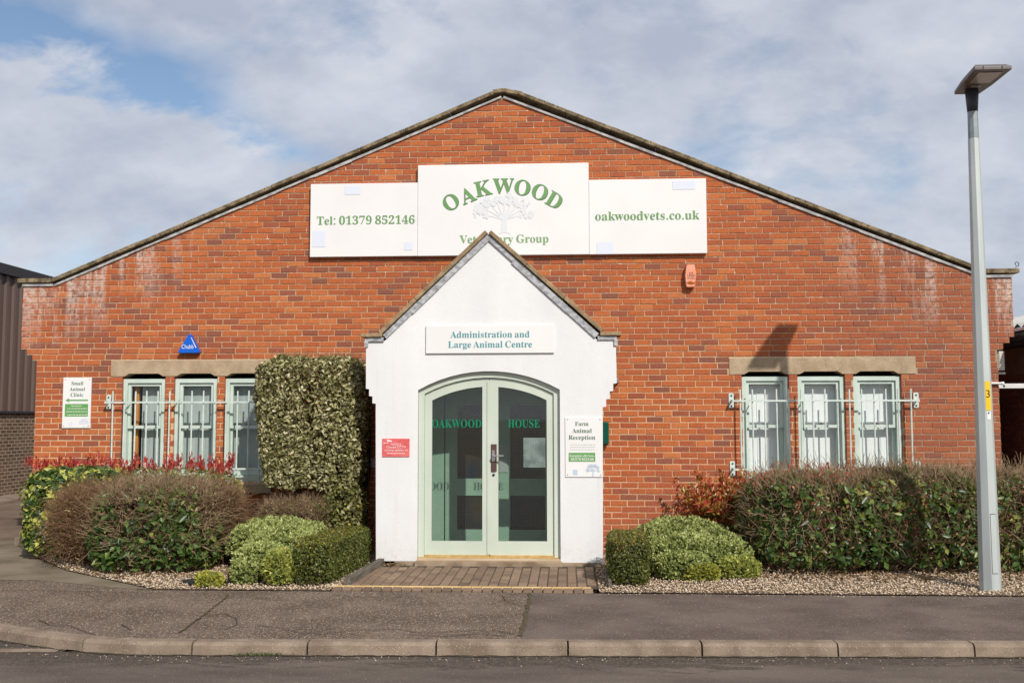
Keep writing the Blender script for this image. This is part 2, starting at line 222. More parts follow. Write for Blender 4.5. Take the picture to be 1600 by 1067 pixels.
'd': '93|35,-3 29,-2 24,0 19,3 15,6 12,11 9,17 7,23 5,30 5,37 5,45 7,53 9,59 12,65 16,70 20,74 25,77 31,79 36,80 44,79 50,75 56,70 56,100 55,103 55,106 53,108 51,109 48,109 44,110 44,114 80,114 80,19 80,15 80,12 81,10 83,9 85,8 88,7 88,3 79,2 68,0 56,-3 56,10 50,3 43,-1/43,7 45,7 48,9 50,10 53,13 54,16 56,19 56,60 55,63 54,65 52,67 49,69 46,70 43,70 39,69 35,67 33,62 31,56 30,48 29,38 30,29 31,21 32,15 35,10 38,8',
'e': '75|38,-3 32,-2 26,0 21,3 16,6 12,11 9,17 7,24 5,31 5,39 5,47 7,54 9,60 13,66 17,70 22,74 27,77 33,79 39,80 48,79 56,75 62,70 67,63 70,54 71,43 71,41 29,41 32,24 39,14 50,11 56,12 62,15 67,21 71,18 62,7 51,0/29,48 50,48 50,54 50,60 49,65 48,69 46,72 44,74 40,74 34,72 30,64 29,51',
'f': '53|4,0 4,4 6,4 8,5 10,5 11,6 12,7 12,9 13,11 13,14 13,18 13,69 4,69 4,78 13,78 13,88 14,96 17,103 21,109 27,113 35,115 43,116 50,116 55,114 60,111 63,108 65,104 66,100 65,97 65,94 63,92 61,90 59,89 56,89 53,89 51,90 49,91 47,93 46,95 46,98 46,100 47,102 48,105 49,107 49,108 49,110 47,111 45,111 42,110 40,109 38,107 38,105 37,102 37,98 37,78 51,78 51,69 37,69 37,16 37,12 38,9 39,6 42,5 45,4 50,4 50,0',
'g': '82|36,-35 26,-35 18,-33 12,-30 7,-27 4,-23 4,-19 5,-14 10,-10 17,-6 11,-2 7,2 6,8 6,12 8,15 11,18 14,22 19,25 26,28 14,34 8,42 6,53 6,58 7,63 10,67 13,71 17,74 22,76 27,78 33,79 39,80 46,79 52,78 58,76 79,76 79,67 67,67 70,62 72,57 73,51 72,46 71,42 69,38 66,34 63,31 58,29 54,27 49,26 43,26 39,26 35,26 33,26 30,25 28,24 26,22 26,20 25,18 26,15 30,13 35,12 44,12 52,12 59,11 65,10 69,8 73,6 76,3 77,0 79,-4 79,-9 78,-17 74,-23 68,-28 60,-32 49,-34/39,31 43,32 46,33 48,36 49,41 50,46 50,53 50,59 49,65 48,69 46,72 43,74 39,74 36,74 33,72 31,69 30,65 29,59 29,53 29,46 30,41 31,36 33,33 36,32/40,-29 54,-28 63,-23 66,-16 65,-14 64,-12 62,-10 59,-9 56,-9 51,-9 24,-9 21,-11 19,-15 18,-18 19,-21 21,-24 24,-26 28,-28 33,-29',
'h': '95|5,0 5,4 7,4 10,5 11,6 12,8 13,11 13,14 13,100 13,103 12,105 11,107 10,109 8,110 5,110 5,114 37,114 37,67 44,74 52,78 61,80 73,77 80,68 83,53 83,14 83,11 83,8 84,6 86,5 88,4 91,4 91,0 51,0 51,4 52,4 56,5 58,8 59,14 59,54 59,58 58,62 57,64 56,66 54,67 51,68 46,67 41,64 37,59 37,14 37,11 38,8 39,6 40,5 42,4 45,4 45,0',
'i': '50|25,90 22,91 19,92 16,94 14,97 13,100 13,103 13,106 14,110 16,112 19,114 22,115 25,116 29,115 32,114 34,112 36,110 37,106 38,103 37,100 36,97 34,94 31,92 28,91/5,0 5,4 8,4 10,5 11,6 12,8 13,11 13,14 13,63 13,67 12,69 12,71 10,72 8,73 5,73 5,78 37,78 37,14 37,11 38,8 39,7 40,5 42,4 45,4 45,0',
'k': '90|4,0 4,4 7,4 10,5 11,6 12,8 13,11 13,14 13,99 13,103 12,106 12,107 10,109 8,109 5,110 5,114 37,114 37,42 57,62 59,65 60,67 61,70 60,72 57,73 52,73 51,73 51,78 86,78 86,73 80,72 74,69 69,65 56,52 86,9 89,6 91,5 94,4 94,0 53,0 53,4 54,4 57,4 59,6 60,8 60,9 59,11 58,12 41,37 37,34 37,14 37,11 38,8 39,7 40,5 42,4 45,4 45,0',
'l': '50|5,0 5,4 8,4 10,5 11,6 12,8 13,11 13,14 13,99 13,103 12,105 12,107 10,109 8,109 5,110 5,114 37,114 37,14 37,11 38,8 39,7 40,5 42,4 45,4 45,0',
'm': '139|5,0 5,4 7,4 10,5 11,6 12,8 13,11 13,14 13,63 13,66 12,69 11,71 10,72 8,73 5,74 5,78 37,78 37,66 43,74 51,78 59,80 69,78 76,73 80,65 87,73 95,78 104,80 116,77 124,68 126,53 126,14 126,11 127,8 128,6 129,5 131,4 134,4 134,0 94,0 94,4 97,4 99,5 101,7 102,8 102,11 102,14 102,54 102,58 102,62 101,64 100,66 97,67 94,68 90,67 85,64 81,59 81,14 81,11 82,8 83,7 84,5 86,4 89,4 89,0 50,0 50,4 53,4 55,5 56,7 57,8 58,11 58,14 58,54 58,58 57,62 56,64 55,66 53,67 50,68 45,67 40,64 37,59 37,14 37,11 37,8 38,7 39,5 42,4 44,4 44,0',
'n': '95|5,0 5,4 7,4 10,5 11,6 12,8 13,11 13,14 13,63 13,66 12,69 11,71 10,72 8,73 5,74 5,78 37,78 37,67 44,74 52,78 61,80 73,77 80,68 83,53 83,14 83,11 83,8 84,6 86,5 88,4 91,4 91,0 51,0 51,4 52,4 56,5 58,8 59,14 59,54 59,58 58,62 57,64 56,66 54,67 51,68 46,67 41,64 37,59 37,14 37,11 38,8 39,6 40,5 42,4 45,4 45,0',
'o': '84|42,-3 35,-2 29,0 23,3 17,7 13,12 9,18 7,24 5,31 5,38 5,46 7,53 9,60 13,65 17,70 23,74 29,77 35,79 42,80 49,79 55,77 61,74 66,70 71,66 74,60 77,53 79,46 79,38 79,31 77,24 74,17 71,11 67,7 61,3 56,0 49,-2/42,3 46,4 50,6 52,10 53,12 54,16 54,20 55,26 55,32 55,38 55,52 54,61 52,68 49,72 46,74 42,75 38,74 34,72 32,68 30,61 30,52 29,39 29,32 30,26 30,20 30,16 31,12 32,10 35,6 38,4',
'p': '93|4,-35 4,-31 7,-31 9,-30 10,-29 11,-28 12,-27 13,-25 13,-23 13,-20 13,-16 13,61 13,65 12,69 12,71 10,72 8,73 5,74 5,78 36,78 36,66 42,73 49,78 58,80 63,79 68,77 73,75 77,71 81,66 84,60 86,54 87,47 87,40 87,32 86,25 84,18 81,12 77,7 73,3 68,0 63,-2 57,-3 49,-1 42,2 37,8 37,-14 37,-19 37,-22 38,-25 39,-27 40,-28 42,-29 44,-30 46,-31 49,-31 49,-35/49,7 53,8 57,10 60,15 62,21 63,29 63,39 63,48 62,56 60,62 58,66 54,69 50,70 45,68 41,65 37,59 37,17 40,12 44,8',
'r': '72|5,0 5,4 8,4 10,5 11,6 12,8 13,11 13,14 13,63 13,67 12,69 12,71 10,72 8,73 5,73 5,78 36,78 36,63 40,68 43,72 47,75 51,78 55,79 58,80 63,79 66,78 69,76 71,73 72,70 72,66 72,63 71,61 70,59 67,57 65,56 62,56 59,56 57,57 55,58 54,59 53,61 52,62 50,64 49,65 47,65 45,64 43,63 40,60 39,57 38,53 37,48 37,14 38,11 38,8 40,6 42,5 45,4 49,4 49,0',
's': '72|38,-3 33,-2 28,-1 22,2 21,2 19,2 18,2 16,2 14,0 13,-2 9,-2 9,26 13,26 15,20 18,14 22,10 26,6 30,4 35,4 39,4 42,5 45,7 47,9 48,11 48,15 47,19 44,23 39,26 27,32 21,35 17,39 14,42 11,46 10,50 9,55 10,62 12,68 16,73 21,77 28,79 35,80 37,80 39,79 41,79 44,78 47,78 50,77 52,76 53,76 55,77 56,78 58,80 61,80 61,55 57,55 55,61 52,66 49,69 45,72 41,74 37,74 34,74 31,73 29,71 27,70 27,67 26,65 26,62 27,60 29,58 31,56 33,55 37,53 48,47 53,44 57,41 60,38 63,34 64,29 64,24 63,16 61,10 57,5 52,1 45,-2',
't': '57|31,-2 25,-2 20,0 16,3 14,6 13,12 12,18 12,70 5,70 5,75 11,81 17,87 22,92 26,97 30,102 32,106 36,106 36,78 52,78 52,70 36,70 36,20 36,17 37,15 37,13 38,11 40,10 42,10 46,11 49,14 52,19 56,16 49,6 41,0',
'u': '94|33,-3 26,-2 20,1 16,4 14,10 12,16 11,24 11,62 11,66 11,68 10,71 8,72 6,73 3,74 3,78 35,78 35,18 36,16 36,13 38,12 39,10 42,9 44,9 49,10 53,12 57,16 57,62 57,66 56,69 55,71 54,72 51,73 47,74 47,78 81,78 81,17 81,14 82,11 83,10 84,9 87,8 90,7 90,3 80,3 69,1 57,-3 57,10 54,6 51,3 47,1 42,-1 38,-2',
'v': '77|36,-3 10,62 8,65 7,68 6,70 4,72 2,73 -1,73 -1,78 41,78 41,74 39,74 35,73 33,72 32,69 33,67 46,31 59,63 60,65 60,67 60,68 59,71 56,73 51,74 51,78 76,78 76,74 73,73 71,71 69,70 68,67 67,64 65,61 40,-3',
'w': '109|31,-3 4,66 3,68 2,70 2,71 0,72 -1,73 -3,73 -3,78 35,78 35,73 33,73 31,73 30,72 29,72 29,70 29,69 29,66 30,63 42,32 53,59 50,66 49,69 48,71 47,72 46,73 44,73 42,74 42,78 81,78 81,73 77,73 75,71 74,69 74,67 74,65 84,35 96,64 96,66 97,67 97,69 97,70 96,71 95,72 94,73 92,73 89,74 89,78 111,78 111,74 109,73 107,72 106,71 105,69 104,67 103,64 76,-3 72,-3 56,49 35,-3',
'y': '75|13,-35 9,-35 6,-33 3,-31 0,-28 -1,-25 -2,-21 -1,-18 0,-16 1,-13 3,-11 6,-10 9,-10 12,-10 14,-11 16,-12 17,-14 18,-16 19,-19 19,-20 18,-22 19,-23 20,-24 21,-25 24,-24 26,-22 29,-18 30,-16 31,-14 32,-11 33,-8 34,-5 35,-1 9,63 8,65 7,67 6,69 4,72 3,73 1,73 -1,73 -1,78 40,78 40,73 38,73 35,73 34,72 33,72 32,70 32,69 32,67 33,64 46,30 58,60 59,65 59,69 59,70 59,71 57,72 56,73 53,73 51,73 51,78 75,78 75,73 73,73 71,72 69,70 68,68 66,65 65,61 40,-6 38,-13 35,-19 32,-24 30,-28 27,-31 24,-33 21,-34 17,-35'}
def _glyph(c):
    a, rest = GLYPHS[c].split('|'); return int(a), [[tuple(map(int, q.split(','))) for q in k.split(' ')] for k in rest.split('/')]
def serif(body, thin=0.0):
    x, cs = 0, []
    for c in body:
        if c == ' ': x += 36; continue
        a, k = _glyph(c); cs += [[(px + x, py) for px, py in q] for q in k]; x += a
    v, f = curve_mesh([[(px / 250, py / 250) for px, py in q] for q in cs], offset=thin); return v, f
def sans(body):
    cu = bpy.data.curves.new('words', 'FONT'); cu.body = body; cu.resolution_u = 3; return _eval(cu)
def lettering(body, x0, x1, zb, Y, m, parent, maker=serif, name='lettering', hscale=1.0, height=None, **k):
    """flat print: fitted between x0 and x1 on the baseline zb, on the plane Y"""
    v, f = maker(body); w = v[:, 0].max() - v[:, 0].min(); s = (x1 - x0) / w
    sz = s * hscale if height is None else height / (v[:, 1].max() - v[:, 1].min())
    q = np.stack([x0 + (v[:, 0] - v[:, 0].min()) * s, np.full(len(v), Y), zb + v[:, 1] * sz], 1)
    k.setdefault('kind', 'stuff')
    return mk(name, q, f, m, parent, **k)
def letters(body, x0, x1, zb, Y, m, parent, hscale=1.0, height=None, thin=0.0):
    """the same, but every letter a piece of its own"""
    x, items = 0, []
    for c in body:
        if c == ' ': x += 36; continue
        v, f = serif(c, thin); items.append((v[:, :2] + [x / 250, 0], f)); x += _glyph(c)[0]
    lo = min(v[:, 0].min() for v, f in items); hi = max(v[:, 0].max() for v, f in items); s = (x1 - x0) / (hi - lo); sz = s * hscale
    if height: sz = height / (serif('O')[0][:, 1].max())
    for v, f in items:
        q = np.stack([x0 + (v[:, 0] - lo) * s, np.full(len(v), Y), zb + v[:, 1] * sz], 1); mk('letter', q, f, m, parent, ((q[:, 0].min() + q[:, 0].max()) / 2, Y, zb))
# ---------------------------------------------------------------- materials
def newmat(name):
    m = bpy.data.materials.new(name); m.use_nodes = True; t = m.node_tree; t.nodes.clear()
    out = nd(t, 'OutputMaterial'); p = nd(t, 'BsdfPrincipled'); lk(t, p.outputs[0], out.inputs[0])
    return m, t, p
def pos(t, scale=(1, 1, 1)):
    g = nd(t, 'NewGeometry'); mp_ = nd(t, 'Mapping'); mp_.inputs['Scale'].default_value = scale
    lk(t, g.outputs['Position'], mp_.inputs[0]); return mp_.outputs[0]
def noise(t, scale, detail=4, rough=0.55, vec=None, dist=0.0):
    n = nd(t, 'TexNoise', i_Scale=scale, i_Detail=detail, i_Roughness=rough, i_Distortion=dist)
    lk(t, vec if vec is not None else pos(t), n.inputs['Vector']); return n.outputs[0]
def bump(t, p, h, strength=0.3, dist=0.01):
    b = nd(t, 'Bump', i_Strength=strength, i_Distance=dist); lk(t, h, b.inputs['Height']); lk(t, b.outputs[0], p.inputs['Normal'])
def setc(t, p, v):
    if isinstance(v, tuple): p.inputs['Base Color'].default_value = (*v, 1)
    else: lk(t, v, p.inputs['Base Color'])
def mat(name, c1, c2=None, scale=6.0, rough=0.6, spec=0.3, metal=0.0, bmp=None, speck=None, stretch=(1, 1, 1), lo=0.38, hi=0.62, detail=5):
    """two-tone noise base; bmp=(scale, strength); speck=(scale, size, share, colour, mix)"""
    m, t, p = newmat(name)
    col = c1
    if c2 is not None:
        col = ramp(t, noise(t, scale, detail, vec=pos(t, stretch)), [(lo, c1), (hi, c2)])
    if speck:
        for sc, size, share, sc_col, fac in speck:
            vo = nd(t, 'TexVoronoi', i_Scale=sc, i_Randomness=1.0); lk(t, pos(t), vo.inputs['Vector'])
            near = mth(t, 'LESS_THAN', vo.outputs['Distance'], size)
            sp = nd(t, 'SeparateColor'); lk(t, vo.outputs['Color'], sp.inputs[0])
            pick = mth(t, 'LESS_THAN', sp.outputs[0], share)
            col = mixc(t, mth(t, 'MULTIPLY', mth(t, 'MULTIPLY', near, pick), fac), col, sc_col)
    setc(t, p, col)
    p.inputs['Roughness'].default_value = rough; p.inputs['Metallic'].default_value = metal; p.inputs['Specular IOR Level'].default_value = spec
    if bmp: bump(t, p, noise(t, bmp[0], 6), bmp[1])
    return m
def tone_of(t):
    a = nd(t, 'Attribute', attribute_type='GEOMETRY', attribute_name='tone'); b = nd(t, 'Attribute', attribute_type='OBJECT', attribute_name='tone')
    return mth(t, 'ADD', a.outputs['Fac'], b.outputs['Fac'])
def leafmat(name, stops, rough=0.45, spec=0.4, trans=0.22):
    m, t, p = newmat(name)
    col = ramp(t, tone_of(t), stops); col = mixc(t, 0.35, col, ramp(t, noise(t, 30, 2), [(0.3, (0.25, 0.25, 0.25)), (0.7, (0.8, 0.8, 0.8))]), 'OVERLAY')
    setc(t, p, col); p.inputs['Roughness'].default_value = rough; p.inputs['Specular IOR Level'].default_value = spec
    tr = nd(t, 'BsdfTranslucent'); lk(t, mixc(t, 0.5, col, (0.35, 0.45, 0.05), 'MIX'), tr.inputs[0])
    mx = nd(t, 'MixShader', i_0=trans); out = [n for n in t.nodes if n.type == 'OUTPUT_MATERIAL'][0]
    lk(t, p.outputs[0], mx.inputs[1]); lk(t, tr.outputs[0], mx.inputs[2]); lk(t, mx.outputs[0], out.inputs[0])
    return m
def glassmat(name, tint, refl=0.12):
    m = bpy.data.materials.new(name); m.use_nodes = True; t = m.node_tree; t.nodes.clear()
    out = nd(t, 'OutputMaterial'); tr = nd(t, 'BsdfTransparent'); tr.inputs[0].default_value = (*tint, 1)
    gl = nd(t, 'BsdfGlossy', i_Roughness=0.02); fr = nd(t, 'LayerWeight', i_Blend=0.5)
    mx = nd(t, 'MixShader'); lk(t, mth(t, 'ADD', mth(t, 'MULTIPLY', mth(t, 'POWER', fr.outputs['Facing'], 4.0), 0.6), refl), mx.inputs[0]); lk(t, tr.outputs[0], mx.inputs[1]); lk(t, gl.outputs[0], mx.inputs[2]); lk(t, mx.outputs[0], out.inputs[0])
    return m

# streaks of white salts under the copings at both ends of the gable
def salts(t):
    g = nd(t, 'NewGeometry'); s = nd(t, 'SeparateXYZ'); lk(t, g.outputs['Position'], s.inputs[0])
    ax = mth(t, 'ABSOLUTE', mth(t, 'ADD', s.outputs[0], 0.12))
    roof = mth(t, 'SUBTRACT', 5.92, mth(t, 'MULTIPLY', ax, 0.408))
    d = mth(t, 'SUBTRACT', mth(t, 'MAXIMUM', roof, 3.46), s.outputs[2])
    st = noise(t, 1.0, 5, 0.6, pos(t, (5.5, 1, 0.5)))
    a = mth(t, 'MULTIPLY', mth(t, 'SUBTRACT', st, 0.49), 12.0, True)
    b = mth(t, 'SUBTRACT', 1.15, mth(t, 'MULTIPLY', d, 1.15), True)
    c = mth(t, 'MULTIPLY', mth(t, 'SUBTRACT', ax, 4.0), 1.1, True)
    e = mth(t, 'MULTIPLY', mth(t, 'SUBTRACT', noise(t, 18, 6, 0.75), 0.40), 6.0, True)
    return mth(t, 'MULTIPLY', mth(t, 'MULTIPLY', mth(t, 'MULTIPLY', a, b), c), e)
def zonal(t):                                   # grimier, older brick towards the right-hand end and the eaves
    g = nd(t, 'NewGeometry'); s = nd(t, 'SeparateXYZ'); lk(t, g.outputs['Position'], s.inputs[0])
    r_ = mth(t, 'MULTIPLY', mth(t, 'SUBTRACT', s.outputs[0], 3.2), 0.45, True)
    return s, r_

def brickmat(name):
    m, t, p = newmat(name)
    col = ramp(t, tone_of(t), [(0.0, (0.235, 0.085, 0.056)), (0.16, (0.295, 0.088, 0.048)), (0.35, (0.37, 0.093, 0.037)), (0.6, (0.45, 0.117, 0.036)), (0.82, (0.49, 0.136, 0.042)), (1.0, (0.53, 0.175, 0.058))])
    s, rr = zonal(t)
    low = mth(t, 'MULTIPLY', mth(t, 'SUBTRACT', 1.35, s.outputs[2]), 0.9, True)          # paler, pinker courses low down
    col = mixc(t, mth(t, 'MULTIPLY', low, 0.35), col, (0.43, 0.135, 0.072))
    col = mixc(t, mth(t, 'MULTIPLY', rr, 0.42), col, (0.22, 0.088, 0.062))
    patch = mth(t, 'MULTIPLY', mth(t, 'SUBTRACT', noise(t, 1.1, 5, 0.6), 0.50), 3.0, True)
    col = mixc(t, mth(t, 'MULTIPLY', patch, 0.42), col, (0.25, 0.09, 0.058))
    fine = noise(t, 45, 5, 0.7)
    col = mixc(t, mth(t, 'MULTIPLY', mth(t, 'SUBTRACT', noise(t, 13, 6, 0.7), 0.45), 3.5, True), col, mixc(t, 0.30, col, (0.19, 0.085, 0.055)))
    col = mixc(t, 0.05, col, (0.30, 0.16, 0.10))
    col = mixc(t, 0.75, col, ramp(t, fine, [(0.25, (0.28, 0.28, 0.28)), (0.75, (0.72, 0.72, 0.72))]), 'OVERLAY')
    lime = mth(t, 'MULTIPLY', mth(t, 'SUBTRACT', noise(t, 9, 6, 0.7), 0.60), 7.0, True)
    col = mixc(t, mth(t, 'MULTIPLY', lime, 0.30), col, (0.48, 0.27, 0.17))
    col = mixc(t, mth(t, 'MULTIPLY', salts(t), 0.85), col, (0.60, 0.52, 0.46))
    setc(t, p, col); p.inputs['Roughness'].default_value = 0.85; p.inputs['Specular IOR Level'].default_value = 0.2
    bump(t, p, noise(t, 120, 5, 0.7), 0.35, 0.004)
    return m
def mortarmat(name):
    m, t, p = newmat(name)
    s, rr = zonal(t)
    up_ = mth(t, 'MULTIPLY', mth(t, 'SUBTRACT', s.outputs[2], 1.9), 0.55, True)
    col = mixc(t, up_, (0.62, 0.44, 0.275), (0.42, 0.315, 0.205))
    col = mixc(t, mth(t, 'MULTIPLY', rr, 0.8), col, (0.30, 0.235, 0.175))
    spk = mth(t, 'MULTIPLY', mth(t, 'SUBTRACT', noise(t, 16, 5, 0.75), 0.56), 9.0, True)
    col = mixc(t, mth(t, 'MULTIPLY', spk, mth(t, 'ADD', 0.25, mth(t, 'MULTIPLY', up_, 0.6))), col, (0.95, 0.88, 0.76))
    drk = mth(t, 'MULTIPLY', mth(t, 'SUBTRACT', noise(t, 5, 6, 0.7), 0.55), 6.0, True)
    col = mixc(t, mth(t, 'MULTIPLY', drk, mth(t, 'ADD', 0.1, mth(t, 'MULTIPLY', up_, 0.55))), col, (0.20, 0.12, 0.08))
    col = mixc(t, mth(t, 'MULTIPLY', salts(t), 0.8), col, (0.62, 0.55, 0.48))
    setc(t, p, col); p.inputs['Roughness'].default_value = 0.95; p.inputs['Specular IOR Level'].default_value = 0.1
    bump(t, p, noise(t, 90, 4), 0.5, 0.006)
    return m
BRICK = brickmat('red_brick'); MORTAR = mortarmat('mortar')
CONC = mat('lintel_concrete', (0.36, 0.265, 0.17), (0.47, 0.36, 0.24), 5, 0.9, 0.15, bmp=(60, 0.4), speck=[(70, 0.25, 0.25, (0.18, 0.12, 0.08), 0.7), (55, 0.3, 0.25, (0.62, 0.52, 0.38), 0.6)])
COPE = mat('weathered_coping', (0.11, 0.085, 0.05), (0.30, 0.235, 0.15), 9, 0.95, 0.1, bmp=(40, 0.7), speck=[(60, 0.35, 0.22, (0.42, 0.33, 0.16), 0.7), (35, 0.35, 0.2, (0.045, 0.04, 0.03), 0.8)])
PCOPE = mat('porch_coping_stone', (0.23, 0.165, 0.095), (0.40, 0.29, 0.17), 9, 0.95, 0.1, bmp=(40, 0.6), speck=[(60, 0.35, 0.25, (0.10, 0.075, 0.04), 0.7)])
LEAD = mat('lead_flashing', (0.24, 0.25, 0.27), (0.50, 0.51, 0.52), 14, 0.55, 0.4, stretch=(1, 1, 1.5), bmp=(25, 0.5))
LEADW = mat('whitened_lead', (0.26, 0.26, 0.265), (0.50, 0.49, 0.475), 10, 0.6, 0.3, bmp=(25, 0.5))
RENDER = mat('white_render', (0.71, 0.71, 0.705), (0.80, 0.80, 0.795), 1.4, 0.8, 0.2, stretch=(1, 1, 0.35), bmp=(55, 0.22), lo=0.3, hi=0.7)
def rendermat():
    m, t, p = newmat('white_render')
    col = ramp(t, noise(t, 1.6, 6, 0.6, pos(t, (1, 1, 0.3))), [(0.3, (0.70, 0.70, 0.705)), (0.7, (0.785, 0.785, 0.785))])
    g = nd(t, 'NewGeometry'); s = nd(t, 'SeparateXYZ'); lk(t, g.outputs['Position'], s.inputs[0])
    ax = mth(t, 'ABSOLUTE', mth(t, 'ADD', s.outputs[0], 0.19))
    edge = mth(t, 'MULTIPLY', mth(t, 'SUBTRACT', ax, 0.95), 2.2, True)
    st = mth(t, 'MULTIPLY', mth(t, 'SUBTRACT', noise(t, 1.0, 5, 0.65, pos(t, (16, 1, 0.55))), 0.52), 6.0, True)
    col = mixc(t, mth(t, 'MULTIPLY', mth(t, 'MULTIPLY', st, edge), 0.30), col, (0.58, 0.50, 0.43))
    base = mth(t, 'MULTIPLY', mth(t, 'SUBTRACT', 0.34, s.outputs[2]), 3.4, True)
    sp = mth(t, 'MULTIPLY', mth(t, 'SUBTRACT', noise(t, 14, 6, 0.75), 0.50), 5.0, True)
    col = mixc(t, mth(t, 'MULTIPLY', mth(t, 'MULTIPLY', base, sp), 0.40), col, (0.42, 0.36, 0.28))
    setc(t, p, col); p.inputs['Roughness'].default_value = 0.85; p.inputs['Specular IOR Level'].default_value = 0.2
    bump(t, p, mth(t, 'ADD', noise(t, 55, 6, 0.65), mth(t, 'MULTIPLY', noise(t, 4, 4), 1.6)), 0.32, 0.008); return m
RENDER = rendermat()
BOARD = mat('white_sign_board', (0.765, 0.76, 0.75), (0.80, 0.795, 0.785), 1.2, 0.45, 0.3)
BOARDE = mat('sign_board_edge', (0.25, 0.24, 0.24), rough=0.5)
SAGE = mat('sage_green_paint', (0.51, 0.575, 0.485), (0.58, 0.635, 0.545), 2.2, 0.5, 0.35, bmp=(40, 0.12), stretch=(1, 1, 0.4))
MINT = mat('mint_window_paint', (0.50, 0.60, 0.535), (0.58, 0.67, 0.60), 3, 0.45, 0.35, bmp=(45, 0.15))
BARW = mat('pale_bar_paint', (0.52, 0.61, 0.56), (0.64, 0.70, 0.655), 8, 0.5, 0.35, bmp=(60, 0.2))
GREEN = mat('green_print', (0.13, 0.29, 0.10), (0.16, 0.33, 0.12), 4, 0.5); GREEND = mat('dark_green_edge', (0.05, 0.12, 0.06), rough=0.5)
GREENB = mat('green_panel_print', (0.13, 0.34, 0.10), rough=0.5); GREENT = mat('deep_green_print', (0.04, 0.13, 0.05), rough=0.5)
GREENL = mat('thin_green_print', (0.20, 0.36, 0.16), rough=0.5)
TEAL = mat('teal_print', (0.08, 0.29, 0.33), rough=0.5); DOORTXT = mat('emerald_glass_lettering', (0.0, 0.21, 0.105), rough=0.5)
PALEBLUE = mat('pale_blue_print', (0.69, 0.73, 0.83), rough=0.5); PALEGREY = mat('pale_grey_print', (0.705, 0.725, 0.75), rough=0.5); MIDBLUE = mat('soft_blue_print', (0.50, 0.58, 0.70), rough=0.5)
WHITEP = mat('white_print', (0.82, 0.80, 0.78), rough=0.5); BLACKP = mat('black_print', (0.02, 0.02, 0.02), rough=0.5); GREYP = mat('grey_small_print', (0.42, 0.43, 0.42), rough=0.6)
REDS = mat('faded_red_sign', (0.62, 0.085, 0.095), (0.74, 0.17, 0.16), 10, 0.5)
BLUEB = mat('blue_plastic', (0.0, 0.115, 0.60), rough=0.3, spec=0.5); SALMON = mat('sun_faded_orange_plastic', (0.75, 0.27, 0.16), (0.80, 0.36, 0.24), 8, 0.45); AMBER = mat('amber_strobe_lens', (0.42, 0.11, 0.02), rough=0.25)
DGREEN = mat('dark_green_plastic', (0.0, 0.075, 0.045), rough=0.4)
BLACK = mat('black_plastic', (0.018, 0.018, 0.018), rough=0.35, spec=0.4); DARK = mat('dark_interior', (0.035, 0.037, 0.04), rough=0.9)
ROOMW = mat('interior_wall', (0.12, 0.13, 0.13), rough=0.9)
BLIND = mat('grey_green_blind', (0.36, 0.41, 0.40), (0.43, 0.48, 0.465), 3, 0.8, stretch=(6, 1, 0.3)); BLINDW = mat('white_blind', (0.82, 0.825, 0.84), (0.87, 0.87, 0.885), 3, 0.8, stretch=(6, 1, 0.3))
WOOD = mat('orange_wood', (0.50, 0.20, 0.05), (0.60, 0.27, 0.07), 6, 0.5, stretch=(6, 6, 0.6)); SILLW = mat('pale_wood_sill', (0.46, 0.34, 0.22), (0.56, 0.43, 0.30), 4, 0.6, stretch=(0.5, 1, 3))
BRASS = mat('brass_strip', (0.50, 0.34, 0.13), (0.60, 0.43, 0.19), 20, 0.5, 0.4, metal=0.4); STEEL = mat('brushed_steel', (0.6, 0.6, 0.6), rough=0.3, metal=1.0); BROWNP = mat('brown_backplate', (0.10, 0.055, 0.045), rough=0.5)
GLASS = glassmat('window_glass', (0.97, 0.985, 0.98), 0.02); DGLASS = glassmat('wired_door_glass', (0.93, 0.97, 0.95), 0.045)
INNERG = mat('inner_glass_painted_reflection', (0.012, 0.022, 0.045), (0.055, 0.038, 0.018), 2.2, 0.10, 0.5)  # blue and brown mottle is mild reflection put into the dark pane colour
PAPER = mat('faded_notice_paper', (0.17, 0.20, 0.21), (0.36, 0.39, 0.39), 7, 0.8)
TARMAC = mat('old_speckled_pavement', (0.112, 0.084, 0.066), (0.168, 0.128, 0.102), 1.8, 0.95, 0.15, bmp=(70, 0.9),
             speck=[(68, 0.36, 0.30, (0.46, 0.35, 0.25), 0.9), (50, 0.30, 0.20, (0.60, 0.49, 0.37), 0.9), (55, 0.32, 0.22, (0.36, 0.22, 0.11), 0.95), (66, 0.38, 0.3, (0.045, 0.037, 0.03), 0.7)], stretch=(1, 1, 1))
TARMACN = mat('newer_smooth_pavement', (0.108, 0.083, 0.068), (0.158, 0.124, 0.102), 1.6, 0.93, 0.2, bmp=(110, 0.6), speck=[(65, 0.34, 0.25, (0.28, 0.235, 0.20), 0.8), (36, 0.18, 0.06, (0.60, 0.54, 0.45), 0.9), (90, 0.35, 0.2, (0.05, 0.047, 0.045), 0.6)])
